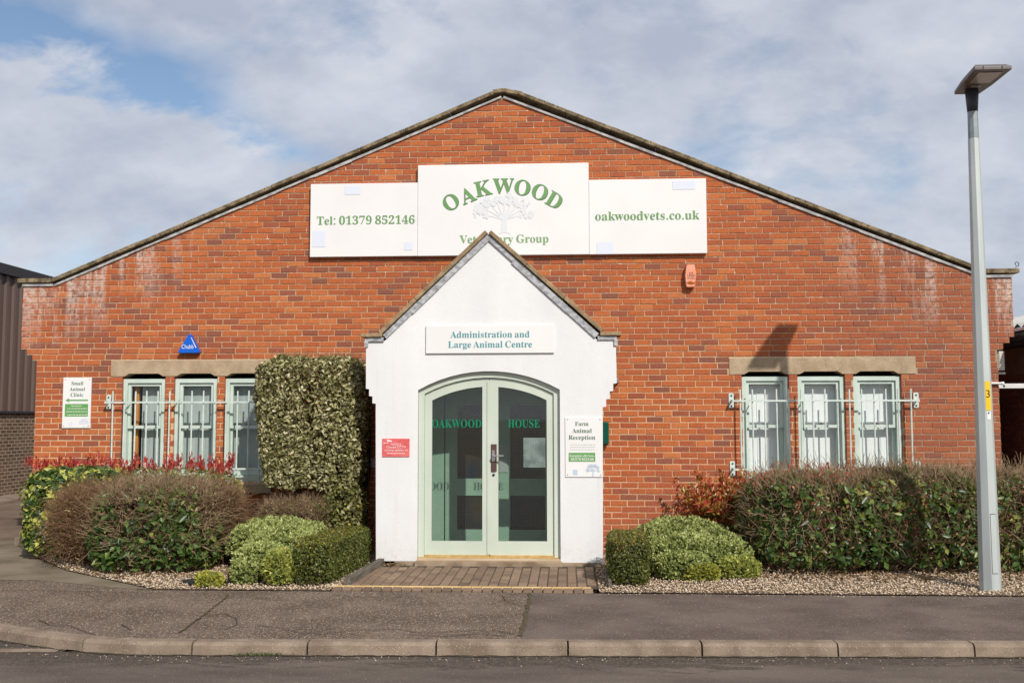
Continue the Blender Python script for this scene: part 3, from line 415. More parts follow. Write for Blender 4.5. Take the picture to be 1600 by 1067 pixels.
def roadmat():
    m, t, p = newmat('road_tarmac')
    base = ramp(t, noise(t, 2.2, 6, 0.6, pos(t, (0.35, 1, 1))), [(0.35, (0.100, 0.079, 0.065)), (0.65, (0.158, 0.127, 0.105))])
    g = nd(t, 'NewGeometry'); s = nd(t, 'SeparateXYZ'); lk(t, g.outputs['Position'], s.inputs[0])
    k = mth(t, 'ADD', mth(t, 'ADD', s.outputs[1], 5.42), mth(t, 'MULTIPLY', s.outputs[0], -0.036))
    gut = mth(t, 'MULTIPLY', mth(t, 'ADD', k, mth(t, 'MULTIPLY', mth(t, 'SUBTRACT', noise(t, 3.5, 6, 0.65, pos(t, (0.45, 1.6, 1))), 0.5), 1.3)), 9.0, True)   # rough, silty channel beside the kerb
    base = mixc(t, gut, base, ramp(t, noise(t, 30, 5, 0.7), [(0.35, (0.050, 0.041, 0.035)), (0.65, (0.125, 0.098, 0.076))]))
    for sc, sz, sh, cc in ((85, 0.3, 0.2, (0.24, 0.2, 0.17)), (60, 0.22, 0.05, (0.42, 0.36, 0.30))):
        vo = nd(t, 'TexVoronoi', i_Scale=sc); lk(t, pos(t), vo.inputs['Vector']); sp = nd(t, 'SeparateColor'); lk(t, vo.outputs['Color'], sp.inputs[0])
        base = mixc(t, mth(t, 'MULTIPLY', mth(t, 'LESS_THAN', vo.outputs['Distance'], sz), mth(t, 'LESS_THAN', sp.outputs[0], sh)), base, cc)
    setc(t, p, base); p.inputs['Roughness'].default_value = 0.9; p.inputs['Specular IOR Level'].default_value = 0.2; bump(t, p, noise(t, 100, 6, 0.7), 0.8); return m
ROAD = roadmat()
DRIVE = mat('brown_driveway_tarmac', (0.125, 0.088, 0.064), (0.19, 0.138, 0.105), 1.1, 0.95, 0.15, bmp=(60, 0.7), speck=[(60, 0.3, 0.2, (0.36, 0.28, 0.2), 0.8)])
APRON = mat('worn_concrete_apron', (0.14, 0.112, 0.075), (0.23, 0.188, 0.135), 1.7, 0.92, 0.2, bmp=(50, 0.4))
KERB = mat('kerb_concrete', (0.185, 0.138, 0.10), (0.285, 0.22, 0.165), 4, 0.92, 0.2, bmp=(80, 0.5), speck=[(80, 0.28, 0.2, (0.50, 0.42, 0.33), 0.7), (70, 0.3, 0.2, (0.11, 0.085, 0.065), 0.6)])
CRACK = mat('crack_fill', (0.04, 0.033, 0.022), (0.07, 0.058, 0.035), 20, 0.95)
SEAM = mat('mossy_seam', (0.055, 0.046, 0.024), (0.105, 0.085, 0.045), 15, 0.95, bmp=(60, 0.6))
def pavermat():
    m, t, p = newmat('paving_block_clay')
    col = ramp(t, tone_of(t), [(0, (0.13, 0.085, 0.058)), (0.5, (0.205, 0.135, 0.088)), (1, (0.29, 0.20, 0.13))])
    col = mixc(t, 0.5, col, ramp(t, noise(t, 35, 5, 0.7), [(0.3, (0.3, 0.3, 0.3)), (0.7, (0.7, 0.7, 0.7))]), 'OVERLAY')
    setc(t, p, col); p.inputs['Roughness'].default_value = 0.9; bump(t, p, noise(t, 120, 4), 0.4, 0.004); return m
PAVER = pavermat(); PJOINT = mat('block_joint_sand', (0.05, 0.038, 0.026), (0.085, 0.066, 0.045), 20, 1.0)
YELLOW = mat('worn_yellow_line', (0.66, 0.44, 0.17), (0.74, 0.55, 0.27), 14, 0.7, 0.2, bmp=(60, 0.3))
TIMBER = mat('grey_weathered_timber', (0.09, 0.075, 0.058), (0.17, 0.145, 0.115), 5, 0.9, stretch=(8, 0.6, 8))
STEP = mat('stained_step_concrete', (0.20, 0.145, 0.095), (0.36, 0.275, 0.19), 5, 0.92, bmp=(60, 0.5))
SOIL = mat('bed_soil', (0.06, 0.042, 0.028), (0.13, 0.09, 0.058), 12, 1.0, bmp=(30, 0.8), speck=[(45, 0.4, 0.55, (0.48, 0.36, 0.24), 0.9)])
def gravelmat():
    m, t, p = newmat('bed_gravel')
    col = ramp(t, tone_of(t), [(0, (0.24, 0.155, 0.095)), (0.3, (0.46, 0.33, 0.21)), (0.65, (0.66, 0.51, 0.36)), (1, (0.84, 0.74, 0.60))])
    setc(t, p, col); p.inputs['Roughness'].default_value = 0.8; return m
GRAVEL = gravelmat()
GALV = mat('galvanised_steel', (0.43, 0.475, 0.465), (0.53, 0.575, 0.555), 1.6, 0.5, 0.4, metal=0.25, stretch=(3, 3, 0.5)); GALVD = mat('dull_galvanised_collar', (0.22, 0.26, 0.275), (0.30, 0.34, 0.35), 8, 0.5, 0.4, metal=0.3)
LAMPH = mat('brown_grey_lamp_housing', (0.115, 0.10, 0.095), (0.145, 0.125, 0.12), 10, 0.45, 0.4); LAMPN = mat('dark_lamp_neck', (0.05, 0.05, 0.055), rough=0.5); LAMPG = mat('lamp_lens', (0.40, 0.36, 0.32), rough=0.25)
YLAB = mat('yellow_label', (0.80, 0.52, 0.02), rough=0.4)
CLAD = mat('dark_brown_cladding', (0.094, 0.060, 0.047), (0.116, 0.075, 0.059), 0.8, 0.45, 0.4, metal=0.0, stretch=(1, 1, 0.3)); CLADT = mat('cladding_trim', (0.022, 0.020, 0.022), rough=0.5)
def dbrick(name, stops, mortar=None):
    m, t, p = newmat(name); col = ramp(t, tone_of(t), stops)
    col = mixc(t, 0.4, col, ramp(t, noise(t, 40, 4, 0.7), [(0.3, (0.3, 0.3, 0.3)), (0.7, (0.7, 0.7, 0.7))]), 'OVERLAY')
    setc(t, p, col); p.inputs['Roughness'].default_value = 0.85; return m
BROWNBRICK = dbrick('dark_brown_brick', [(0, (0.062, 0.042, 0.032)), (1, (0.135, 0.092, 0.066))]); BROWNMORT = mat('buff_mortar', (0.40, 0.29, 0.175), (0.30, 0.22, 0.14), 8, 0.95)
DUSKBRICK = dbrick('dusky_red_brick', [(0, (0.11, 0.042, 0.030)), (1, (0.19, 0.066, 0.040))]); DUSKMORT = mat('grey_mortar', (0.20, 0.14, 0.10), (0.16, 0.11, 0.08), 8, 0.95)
def brickcourse(name, c1, c2, mort):            # flank walls seen only edge on
    m, t, p = newmat(name); b = nd(t, 'TexBrick', i_Scale=1.0, i_Mortar_Size=0.005, i_Brick_Width=0.2155, i_Row_Height=0.0753)
    g = nd(t, 'NewGeometry'); s = nd(t, 'SeparateXYZ'); lk(t, g.outputs['Position'], s.inputs[0]); cb = nd(t, 'CombineXYZ')
    lk(t, mth(t, 'ADD', s.outputs[0], s.outputs[1]), cb.inputs[0]); lk(t, s.outputs[2], cb.inputs[1]); lk(t, cb.outputs[0], b.inputs['Vector'])
    for i, c in ((1, c1), (2, c2), (3, mort)): b.inputs[i].default_value = (*c, 1)
    setc(t, p, b.outputs[0]); p.inputs['Roughness'].default_value = 0.9; bump(t, p, b.outputs['Fac'], -0.6, 0.008); return m
FLANK = brickcourse('flank_brick', (0.36, 0.085, 0.04), (0.28, 0.075, 0.045), (0.42, 0.31, 0.2))
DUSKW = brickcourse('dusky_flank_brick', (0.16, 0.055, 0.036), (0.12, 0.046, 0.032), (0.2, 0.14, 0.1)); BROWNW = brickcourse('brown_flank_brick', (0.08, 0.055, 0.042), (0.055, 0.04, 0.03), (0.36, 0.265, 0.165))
ROOFT = mat('grey_roof_sheet', (0.14, 0.135, 0.13), (0.22, 0.21, 0.2), 3, 0.9); ROOFW = mat('pale_corrugated_roof', (0.42, 0.41, 0.39), (0.55, 0.54, 0.51), 5, 0.85)
WHITEM = mat('white_painted_metal', (0.66, 0.66, 0.65), (0.74, 0.74, 0.73), 6, 0.5); CREAM = mat('cream_casing', (0.60, 0.55, 0.47), (0.68, 0.63, 0.55), 5, 0.5)
CARP = mat('pale_blue_car_paint', (0.16, 0.26, 0.38), rough=0.25, spec=0.6); CARG = mat('car_window_glass', (0.01, 0.02, 0.04), rough=0.06, spec=0.6); TYRE = mat('tyre_rubber', (0.02, 0.02, 0.02), rough=0.85); RIM = mat('wheel_rim', (0.45, 0.45, 0.46), rough=0.35, metal=0.8); LIGHTR = mat('red_light_lens', (0.4, 0.01, 0.01), rough=0.2); LIGHTW = mat('clear_light_lens', (0.6, 0.62, 0.65), rough=0.15)
# planting
L_EUO = leafmat('variegated_cream_leaf', [(0, (0.045, 0.028, 0.022)), (0.16, (0.09, 0.085, 0.03)), (0.40, (0.19, 0.18, 0.06)), (0.60, (0.36, 0.33, 0.15)), (0.82, (0.56, 0.51, 0.28)), (1, (0.66, 0.60, 0.40))], 0.5, 0.3)
L_ELAE = leafmat('gold_splashed_leaf', [(0, (0.03, 0.065, 0.022)), (0.5, (0.07, 0.135, 0.035)), (0.66, (0.20, 0.26, 0.04)), (0.8, (0.42, 0.42, 0.07)), (1, (0.56, 0.54, 0.14))], 0.38, 0.5)
L_PHOT = leafmat('red_photinia_leaf', [(0, (0.26, 0.02, 0.028)), (0.55, (0.50, 0.035, 0.045)), (0.8, (0.55, 0.10, 0.06)), (1, (0.42, 0.33, 0.06))], 0.35, 0.5)
L_PHOG = leafmat('olive_photinia_leaf', [(0, (0.07, 0.10, 0.025)), (0.4, (0.20, 0.22, 0.04)), (0.7, (0.40, 0.36, 0.07)), (0.85, (0.46, 0.12, 0.04)), (1, (0.42, 0.035, 0.035))], 0.38, 0.5)
L_VIB = leafmat('glossy_dark_green_leaf', [(0, (0.025, 0.05, 0.016)), (0.35, (0.055, 0.11, 0.026)), (0.7, (0.12, 0.185, 0.04)), (0.9, (0.27, 0.29, 0.06)), (1, (0.36, 0.33, 0.10))], 0.36, 0.35, 0.2)
L_HEBE = leafmat('hebe_leaf', [(0, (0.10, 0.125, 0.035)), (0.4, (0.31, 0.36, 0.11)), (0.8, (0.54, 0.58, 0.22)), (1, (0.66, 0.70, 0.34))], 0.5, 0.35)
L_HEBY = leafmat('yellowed_hebe_leaf', [(0, (0.16, 0.18, 0.03)), (0.5, (0.42, 0.42, 0.08)), (1, (0.66, 0.58, 0.10))], 0.5, 0.35)
L_HEBM = leafmat('yellow_green_hebe_leaf', [(0, (0.12, 0.15, 0.03)), (0.5, (0.36, 0.39, 0.09)), (1, (0.62, 0.60, 0.16))], 0.5, 0.35)
L_BOX = leafmat('box_hedge_leaf', [(0, (0.028, 0.04, 0.01)), (0.45, (0.085, 0.105, 0.02)), (0.8, (0.20, 0.21, 0.035)), (0.94, (0.34, 0.30, 0.045)), (1, (0.42, 0.22, 0.035))], 0.42, 0.45)
L_DRY = leafmat('withered_leaf', [(0, (0.13, 0.07, 0.035)), (0.6, (0.25, 0.15, 0.075)), (1, (0.42, 0.29, 0.17))], 0.8, 0.15, 0.1)
TWIGR = mat('red_brown_twigs', (0.165, 0.085, 0.045), (0.29, 0.175, 0.095), 9, 0.85); TWIGG = mat('grey_brown_twigs', (0.18, 0.118, 0.065), (0.36, 0.255, 0.155), 9, 0.85); TWIGD = mat('dark_stems', (0.035, 0.025, 0.018), (0.075, 0.052, 0.035), 9, 0.9)
WEED = leafmat('weed_green', [(0, (0.03, 0.06, 0.015)), (1, (0.10, 0.15, 0.03))])
# ---------------------------------------------------------------- ground, road, pavement
def sheet(name, poly, z, m, label=None, kind='structure', parent=None):
    v, f = curve_mesh([poly]); v = np.stack([v[:, 0], v[:, 1], np.full(len(v), z)], 1)
    return mk(name, v, f, m, parent, kind=kind, label=label)
def kerb_y(x):                                   # top rear edge of the kerb; it swings back into the driveway mouth on the left
    y = -4.955 + 0.036 * (x + 0.31)
    if x < -2.55: y += 0.31 * (-2.55 - x) ** 1.55
    return y
KX = [-7.6, -6.6, -5.6, -4.75, -3.78, -3.02, -2.17, -1.29, -0.31, 0.69, 1.70, 2.72, 3.74, 4.76, 5.78, 6.8, 7.8, 8.8, 9.8, 10.8]
G = sheet('ground', [(-900, -700), (900, -700), (900, 1500), (-900, 1500)], -0.16, DRIVE, 'brown tarmac ground running away behind the buildings')
sheet('road', [(-60, -34), (60, -34), (60, -2.0), (-60, -2.0)], -0.094, ROAD, 'grey tarmac road in front of the kerb')
rear = [(x, kerb_y(x) - 0.03) for x in list(np.arange(-7.6, 0.2, 0.2)) + [0.331]]
pv = sheet('pavement', rear + [(0.331, -2.868), (-3.6, -2.87), (-4.2, -2.62), (-4.9, -2.35), (-7.6, -2.3)], -0.0055, TARMAC, 'old speckled tarmac pavement left of the seam')
rear2 = [(x, kerb_y(x) - 0.03) for x in np.arange(0.333, 10.8, 0.25)]
sheet('pavement_new', rear2 + [(10.8, -2.868), (0.333, -2.868)], -0.0055, TARMACN, 'smoother newer tarmac pavement right of the seam')
bpy.data.objects['pavement_new'].name = 'pavement'
sheet('driveway', [(-40, -2.25), (-5.0, -2.25), (-5.7, -0.6), (-6.2, 0.5), (-6.4, 16), (-40, 30)], -0.010, DRIVE, 'brown tarmac driveway leading back past the left end')
sheet('path', [(-7.6, -2.296), (-4.9, -2.346), (-4.2, -2.616), (-3.6, -2.866), (-3.42, -2.866), (-4.1, -2.34), (-4.9, -1.72), (-5.5, -1.05), (-5.92, -0.5), (-6.15, 0.1), (-6.28, 0.6), (-6.9, 1.02), (-12, -1.2), (-12, -2.28)], -0.004, APRON, 'worn concrete apron curving round the left gravel bed')
def ribbon(name, pts, w, m, z, parent, label=None, jit=0.25):
    pts = [Vector((x, y, 0)) for x, y in pts]; q = []
    for a, b in zip(pts, pts[1:]):
        n = max(2, int((b - a).length / 0.06)); q += [a.lerp(b, i / n) for i in range(n)]
    q.append(pts[-1]); v = []; f = []
    for i, p in enumerate(q):
        d = (q[min(i + 1, len(q) - 1)] - q[max(0, i - 1)]).normalized(); s = Vector((-d.y, d.x, 0)); ww = w * (1 + jit * random.uniform(-1, 1)); off = s * random.uniform(-1, 1) * w * 0.35
        v += [(p + off + s * ww / 2), (p + off - s * ww / 2)]
    v = [(a.x, a.y, z) for a in v]; f = [(2 * i, 2 * i + 1, 2 * i + 3, 2 * i + 2) for i in range(len(q) - 1)]
    return mk(name, v, f, m, parent, label=label)
Gp = lambda *L: [gz(x, y) for x, y in L]
ribbon('tarmac_seam', Gp((829, 926), (826, 945), (820, 970), (812, 993)), 0.032, SEAM, 0.003, pv, 'dark mossy seam between old and new tarmac')
ribbon('crack', Gp((357, 929), (338, 945), (305, 970), (280, 988)), 0.02, SEAM, 0.003, pv)
for L in ([(398, 976), (440, 981), (475, 989), (505, 990), (560, 983), (620, 982), (660, 989), (720, 985), (770, 984), (805, 990)],
          [(640, 990), (690, 994), (740, 990), (790, 993)], [(322, 962), (350, 958), (368, 965), (371, 975), (350, 984)],
          [(60, 968), (78, 976), (110, 978), (135, 987), (149, 991)], [(190, 975), (205, 984)], [(0, 922), (60, 922), (160, 924), (250, 926)], [(785, 930), (790, 938), (812, 945)]):
    ribbon('crack', Gp(*L), 0.009, CRACK, 0.003, pv)
ribbon('pavement_edge', [(-3.6, -2.862)] + [(x, -2.862 + 0.004 * random.uniform(-1, 1)) for x in np.arange(-3.4, 0.3, 0.25)], 0.02, CRACK, 0.002, pv)
# kerb stones
kerb = thing('kerb', (0, -4.9, -0.1), None, None); kerb['kind'] = 'structure'; kerb['label'] = 'worn concrete kerb between road and pavement'
PROF = [(0.0, -0.16), (0.0, 0.0), (-0.10, 0.001), (-0.118, -0.006), (-0.13, -0.022), (-0.142, -0.115), (-0.142, -0.16)]
for a, b in zip(KX, KX[1:]):
    xs = np.linspace(a + 0.007, b - 0.007, 6); v = []; f = []; dz = random.uniform(-0.004, 0.004); dy = random.uniform(-0.006, 0.004)
    if b < -5.2: dz += -0.02 * (-5.2 - b)
    for x in xs:
        sl_ = (kerb_y(x + 0.05) - kerb_y(x - 0.05)) / 0.1; n = Vector((-sl_, 1, 0)).normalized()
        v += [(x + n.x * p, kerb_y(x) + dy + n.y * p, z + dz) for p, z in PROF]
    k = len(PROF)
    for i in range(5):
        f += [(i * k + j, i * k + (j + 1) % k, (i + 1) * k + (j + 1) % k, (i + 1) * k + j) for j in range(k)]
    f += [tuple(range(k)), tuple(range(6 * k - 1, 5 * k - 1, -1))]
    o = mk('kerb_stone', v, f, KERB, kerb)
    if b < -3: pass
ribbon('gutter_silt', [(x, kerb_y(x) - 0.165) for x in np.arange(-4.4, 9, 0.2)], 0.035, CRACK, -0.0895, kerb, jit=0.8)
for pts in ([gz(x, y, -.09) for x, y in ((-90, 1018.5), (86, 1018.5), (96, 1013), (-90, 1012.5))], [gz(x, y, -.09) for x, y in ((100, 1017), (162, 1016.5), (148, 1010.5), (113, 1009.5))]):
    props(sheet('road_marking', pts, -0.0895, KERB, 'worn pale channel piece set beside the kerb'), kind='structure')
# weed tufts at the kerb
def blades(name, cx, cy, cz, w, n, h, label, group=None):
    v, f, tn = [], [], []
    for i in range(n):
        x, y = cx + random.gauss(0, w), cy + random.uniform(-0.02, 0.015); a = random.uniform(0, 6.28); L = h * random.uniform(.5, 1.2); d = Vector((math.cos(a) * .7, math.sin(a) * .5, 1)).normalized() * L
        s = Vector((math.sin(a), -math.cos(a), 0)) * 0.004; k = len(v)
        v += [(x - s.x, y - s.y, cz), (x + s.x, y + s.y, cz), (x + d.x, y + d.y, cz + d.z)]; f.append((k, k + 1, k + 2)); tn.append(random.random())
    return mk(name, v, f, WEED, None, (cx, cy, cz), tone=tn, label=label, category='weed', group=group) if False else props(mk(name, v, f, WEED, None, (cx, cy, cz), tone=tn), label, 'weed', group)
blades('weed_tuft', -1.62, kerb_y(-1.62) - 0.155, -0.094, 0.13, 160, 0.035, 'low green weed tuft at the foot of the kerb')

# ---------------------------------------------------------------- forecourt of clay blocks
fc = sheet('forecourt', [(-1.52, -2.70), (1.0, -2.70), (1.0, -1.19), (-1.44, -1.19)], -0.001 + 0.008, PJOINT, 'clay block forecourt in front of the porch door')
def pblock(w, l, h):
    b = MB(); c = 0.006
    top = [(-w / 2 + c, -l / 2 + c, h), (w / 2 - c, -l / 2 + c, h), (w / 2 - c, l / 2 - c, h), (-w / 2 + c, l / 2 - c, h)]
    mid = [(-w / 2, -l / 2, h - c), (w / 2, -l / 2, h - c), (w / 2, l / 2, h - c), (-w / 2, l / 2, h - c)]
    bot = [(x, y, -0.05) for x, y, z in mid]
    b.add(top + mid + bot, [(0, 1, 2, 3)] + [(i + 4, (i + 1) % 4 + 4, (i + 1) % 4, i) for i in range(4)] + [(i + 8, (i + 1) % 4 + 8, (i + 1) % 4 + 4, i + 4) for i in range(4)])
    return b
def shared(name, me, m, parent, loc, tone):
    o = bpy.data.objects.new(name, me); place(o, parent, loc); o['tone'] = tone; return o
def meshof(b, name, m):
    me = bpy.data.meshes.new(name); me.from_pydata(b.v, [], b.f); me.materials.append(m); return me
pb_full = meshof(pblock(0.091, 0.184, 0.014), 'paving_block', PAVER); pb_half = meshof(pblock(0.089, 0.086, 0.014), 'paving_block', PAVER); pb_hdr = meshof(pblock(0.089, 0.125, 0.012), 'paving_block', PAVER)
xs = np.arange(-1.46, 0.98, 0.1)
for i, x in enumerate(xs):
    y = -2.575 + (0.0 if i % 2 else -0.1)
    lefty = -1.53 + (y + 2.58) * 0.054
    for j in range(8):
        yc = y + 0.1 + j * 0.2
        me, yy = pb_full, yc
        if j == 0 and i % 2 == 0: me, yy = pb_half, yc + 0.05
        if yc + 0.1 > -1.24: 
            if yc < -1.3 and yc + 0.05 < -1.24: me, yy = pb_half, yc - 0.05
            else: continue
        o = shared('paving_block', me, PAVER, fc, (x, yy, random.uniform(-0.002, 0.002)), min(1, max(0, random.gauss(.5, .2)))); o.rotation_euler = (random.uniform(-.012, .012), random.uniform(-.012, .012), random.uniform(-.01, .01))
for i, x in enumerate(np.arange(-1.60, 0.96, 0.1)):
    o = shared('paving_block', pb_hdr, PAVER, fc, (x, -2.775, -0.004 + random.uniform(-.002, .002)), min(1, max(0, random.gauss(.35, .18)))); o.rotation_euler = (0.16, 0, 0.02)
b = MB(); x = -1.66
while x < 0.9:
    w = random.choice([0.1, 0.1, 0.2, 0.3, 0.3]); b.box(x + .003, min(x + w, 0.93) - .003, -2.708, -2.668, -0.03, 0.021); x += w
b.build('yellow_edging', YELLOW, fc, label='worn yellow nosing along the front of the blocks')
b = MB(); b.slab([(-1.575, -2.62), (-1.50, -2.62), (-1.40, -0.95), (-1.47, -0.95)], -0.05, 0.085); tb = b.build('timber_edging', TIMBER, None, (-1.5, -1.9, -0.05), bevel=.006); props(tb, 'long grey timber edging between left box hedge and blocks', 'edging')
b = MB(); b.box(1.10, 1.135, -2.62, -1.5, -0.05, 0.075); tb = b.build('timber_edging', TIMBER, None, (1.11, -2.1, -0.05), bevel=.005); props(tb, 'short grey timber board right of the blocks beside the box bush', 'edging')

# ---------------------------------------------------------------- gravel beds
LB = [(-3.42, -2.866), (-1.66, -2.866), (-1.585, -2.62), (-1.48, -0.95), (-1.515, -0.01), (-6.26, -0.01), (-6.12, -0.12), (-5.92, -0.5), (-5.5, -1.05), (-4.9, -1.72), (-4.1, -2.34)]
RB = [(1.005, -2.866), (10.8, -2.866), (10.8, 0.3), (6.1, 0.3), (6.1, -0.01), (1.105, -0.01), (1.10, -1.2), (1.005, -1.2)]
bl = sheet('gravel_bed', LB, 0.004, SOIL, 'pale gravel planting bed left of the porch')
br_ = sheet('gravel_bed', RB, 0.004, SOIL, 'pale gravel planting bed right of the porch')
def inside(poly, x, y):
    x, y = np.asarray(x), np.asarray(y); c = np.zeros(len(x), bool); n = len(poly)
    for i in range(n):
        (x0, y0), (x1, y1) = poly[i], poly[(i + 1) % n]
        if y0 == y1: continue
        c ^= ((y0 > y) != (y1 > y)) & (x < (x1 - x0) * (y - y0) / (y1 - y0) + x0)
    return c
OCT = np.array([(1, 0, 0), (-.9, .15, .1), (.1, 1, 0), (0, -1, .1), (.1, .1, 1), (0, 0, -1)], float)
OCTF = np.array([(0, 2, 4), (2, 1, 4), (1, 3, 4), (3, 0, 4), (2, 0, 5), (1, 2, 5), (3, 1, 5), (0, 3, 5)])
def stones(name, x, y, z, size, parent, lo=0.0, hi=1.0):
    n = len(x); a = rng.uniform(0, 6.28, n); s = size * rng.uniform(.55, 1.3, n)
    sc = np.stack([s, s * rng.uniform(.55, .95, n), s * rng.uniform(.35, .65, n)], 1)
    q = OCT[None] * sc[:, None, :] * (1 + rng.uniform(-.2, .2, (n, 6, 1)))
    tl = rng.uniform(-.5, .5, n); c, sn = np.cos(tl)[:, None], np.sin(tl)[:, None]
    q = np.stack([q[..., 0], q[..., 1] * c - q[..., 2] * sn, q[..., 1] * sn + q[..., 2] * c], -1)
    c, sn = np.cos(a)[:, None], np.sin(a)[:, None]
    q = np.stack([q[..., 0] * c - q[..., 1] * sn + x[:, None], q[..., 0] * sn + q[..., 1] * c + y[:, None], q[..., 2] + (z + s * .3)[:, None]], -1)
    f = (OCTF[None] + (np.arange(n) * 6)[:, None, None]).reshape(-1, 3)
    return mk(name, q.reshape(-1, 3), f, GRAVEL, parent, tone=np.repeat(np.clip(rng.normal(.55, .22, n), lo, hi), 8), kind='stuff')
def scatter(poly, n, x0, x1, y0, y1):
    x, y = rng.uniform(x0, x1, n), rng.uniform(y0, y1, n); k = inside(poly, x, y); return x[k], y[k]
x, y = scatter(LB, 22000, -6.4, -1.4, -2.87, 0.5); stones('gravel', x, y, rng.uniform(0, .016, len(x)), 0.0125, bl)
x, y = scatter(RB, 26000, 1.0, 8.5, -2.87, -0.05); k = (y < -1.35) | (rng.random(len(x)) < .5); stones('gravel', x[k], y[k], rng.uniform(0, .018, k.sum()), 0.0125, br_)
# stray chips on pavement edge and gutter
x = rng.uniform(-4.2, 6.5, 420); y = -2.90 - np.abs(rng.normal(0, .05, 420)); k = (x < -3.3) | (x > 1.0) | (rng.random(420) < .15)
x2 = rng.uniform(-4.3, 6.0, 300); y2 = np.array([kerb_y(q) for q in x2]) - .17 - np.abs(rng.normal(0, .10, 300))
stones('loose_gravel', np.r_[x[k], x2], np.r_[y[k], y2], np.r_[np.full(k.sum(), -.003), np.full(300, -.095)], 0.0062, None)
props(bpy.data.objects['loose_gravel'], 'loose chips strewn along the pavement edge and gutter')
b = MB(); b.slab([gz(283, 911), gz(300, 916), gz(322, 913), gz(306, 908)], 0.01, 0.035); props(b.build('drain_cover', mat('dark_slate_cover', (0.03, 0.032, 0.035), rough=0.6), None, (*gz(302, 912), 0.01), bevel=.004), 'small dark slate cover lying in the left gravel', 'cover')
b = MB(); b.box(-6.75, -6.62, 0.45, 0.58, -0.02, 0.10); props(b.build('concrete_block', KERB, None, (-6.68, 0.5, -0.02), bevel=.01), 'small concrete block at the foot of the left hedge', 'block')

# ---------------------------------------------------------------- the building
B = thing('veterinary_building', (0, 0, 0), 'red brick gabled building with a white porch and sage green doors', 'building')
XL, XR, ZK = -6.28, 6.09, 3.46
XLT, XRT = -6.50, 6.30
AP = (-0.12, 5.885)
def outline(e=0.0):
    L = [(XL + e, 0.0)]
    for x, z in ((XL, 2.46), (-6.34, 2.46), (-6.34, 2.535), (-6.42, 2.535), (-6.42, 2.61), (XLT, 2.61), (XLT, ZK)): L.append((x + e, z))
    Rr = [(XR - e, 0.0)]
    for x, z in ((XR, 2.54), (6.16, 2.54), (6.16, 2.62), (6.24, 2.62), (6.24, 2.70), (XRT, 2.70), (XRT, ZK)): Rr.append((x - e, z))
    return Rr, L
Rr, L_ = outline(0.004)
WIN_L = [(-5.115, -4.54), (-4.42, -3.85), (-3.75, -3.175)]
WIN_R = [(2.915, 3.50), (3.61, 4.20), (4.302, 4.895)]
WZ0, WZ1 = 0.885, 2.215
DOOR = (-1.12, 0.72, 0.0, 2.25)
gable = Rr + [(5.96, ZK), AP, (-6.07, ZK)] + L_[::-1]
holes = [[(a - .004, WZ0 - .004), (b - 0 + .004, WZ0 - .004), (b + .004, WZ1 + .075), (a - .004, WZ1 + .075)] for a, b in WIN_L + WIN_R]
holes.append([(DOOR[0], 0.02), (DOOR[1], 0.02), (DOOR[1], DOOR[3]), (DOOR[0], DOOR[3])])
wall = plate('wall', [gable] + holes, 0.0065, 0.26, MORTAR, B)
# bricks in stretcher bond, each cut to the gable line and to the openings
MOD, CRS, JT = 0.2155, 0.0753, 0.0120
RECTS = [(a, b, WZ0, WZ1) for a, b in WIN_L + WIN_R] + [(-5.27, -3.03, 2.245, 2.455), (2.758, 5.08, 2.24, 2.447), (-5.2, -3.1, .70, WZ0), (2.83, 4.98, .70, WZ0), (-1.40, 0.98, 0, 2.9)]
def roof_z(x): return min(AP[1] - 0.0 - (x - AP[0]) * (AP[1] - ZK) / (5.96 - AP[0]) if x > AP[0] else AP[1] - (AP[0] - x) * (AP[1] - ZK) / (AP[0] + 6.07), 9)
def clip(poly, a, b, c):             # keep a*x+b*z<=c
    out = []
    for i in range(len(poly)):
        p, q = poly[i], poly[(i + 1) % len(poly)]; dp, dq = a * p[0] + b * p[1] - c, a * q[0] + b * q[1] - c
        if dp <= 0: out.append(p)
        if dp * dq < 0: t_ = dp / (dp - dq); out.append((p[0] + t_ * (q[0] - p[0]), p[1] + t_ * (q[1] - p[1])))
    return out
bricks = []
row = 0; z = -0.02
slopeR = (AP[1] - ZK) / (5.96 - AP[0]); slopeL = (AP[1] - ZK) / (AP[0] + 6.07)
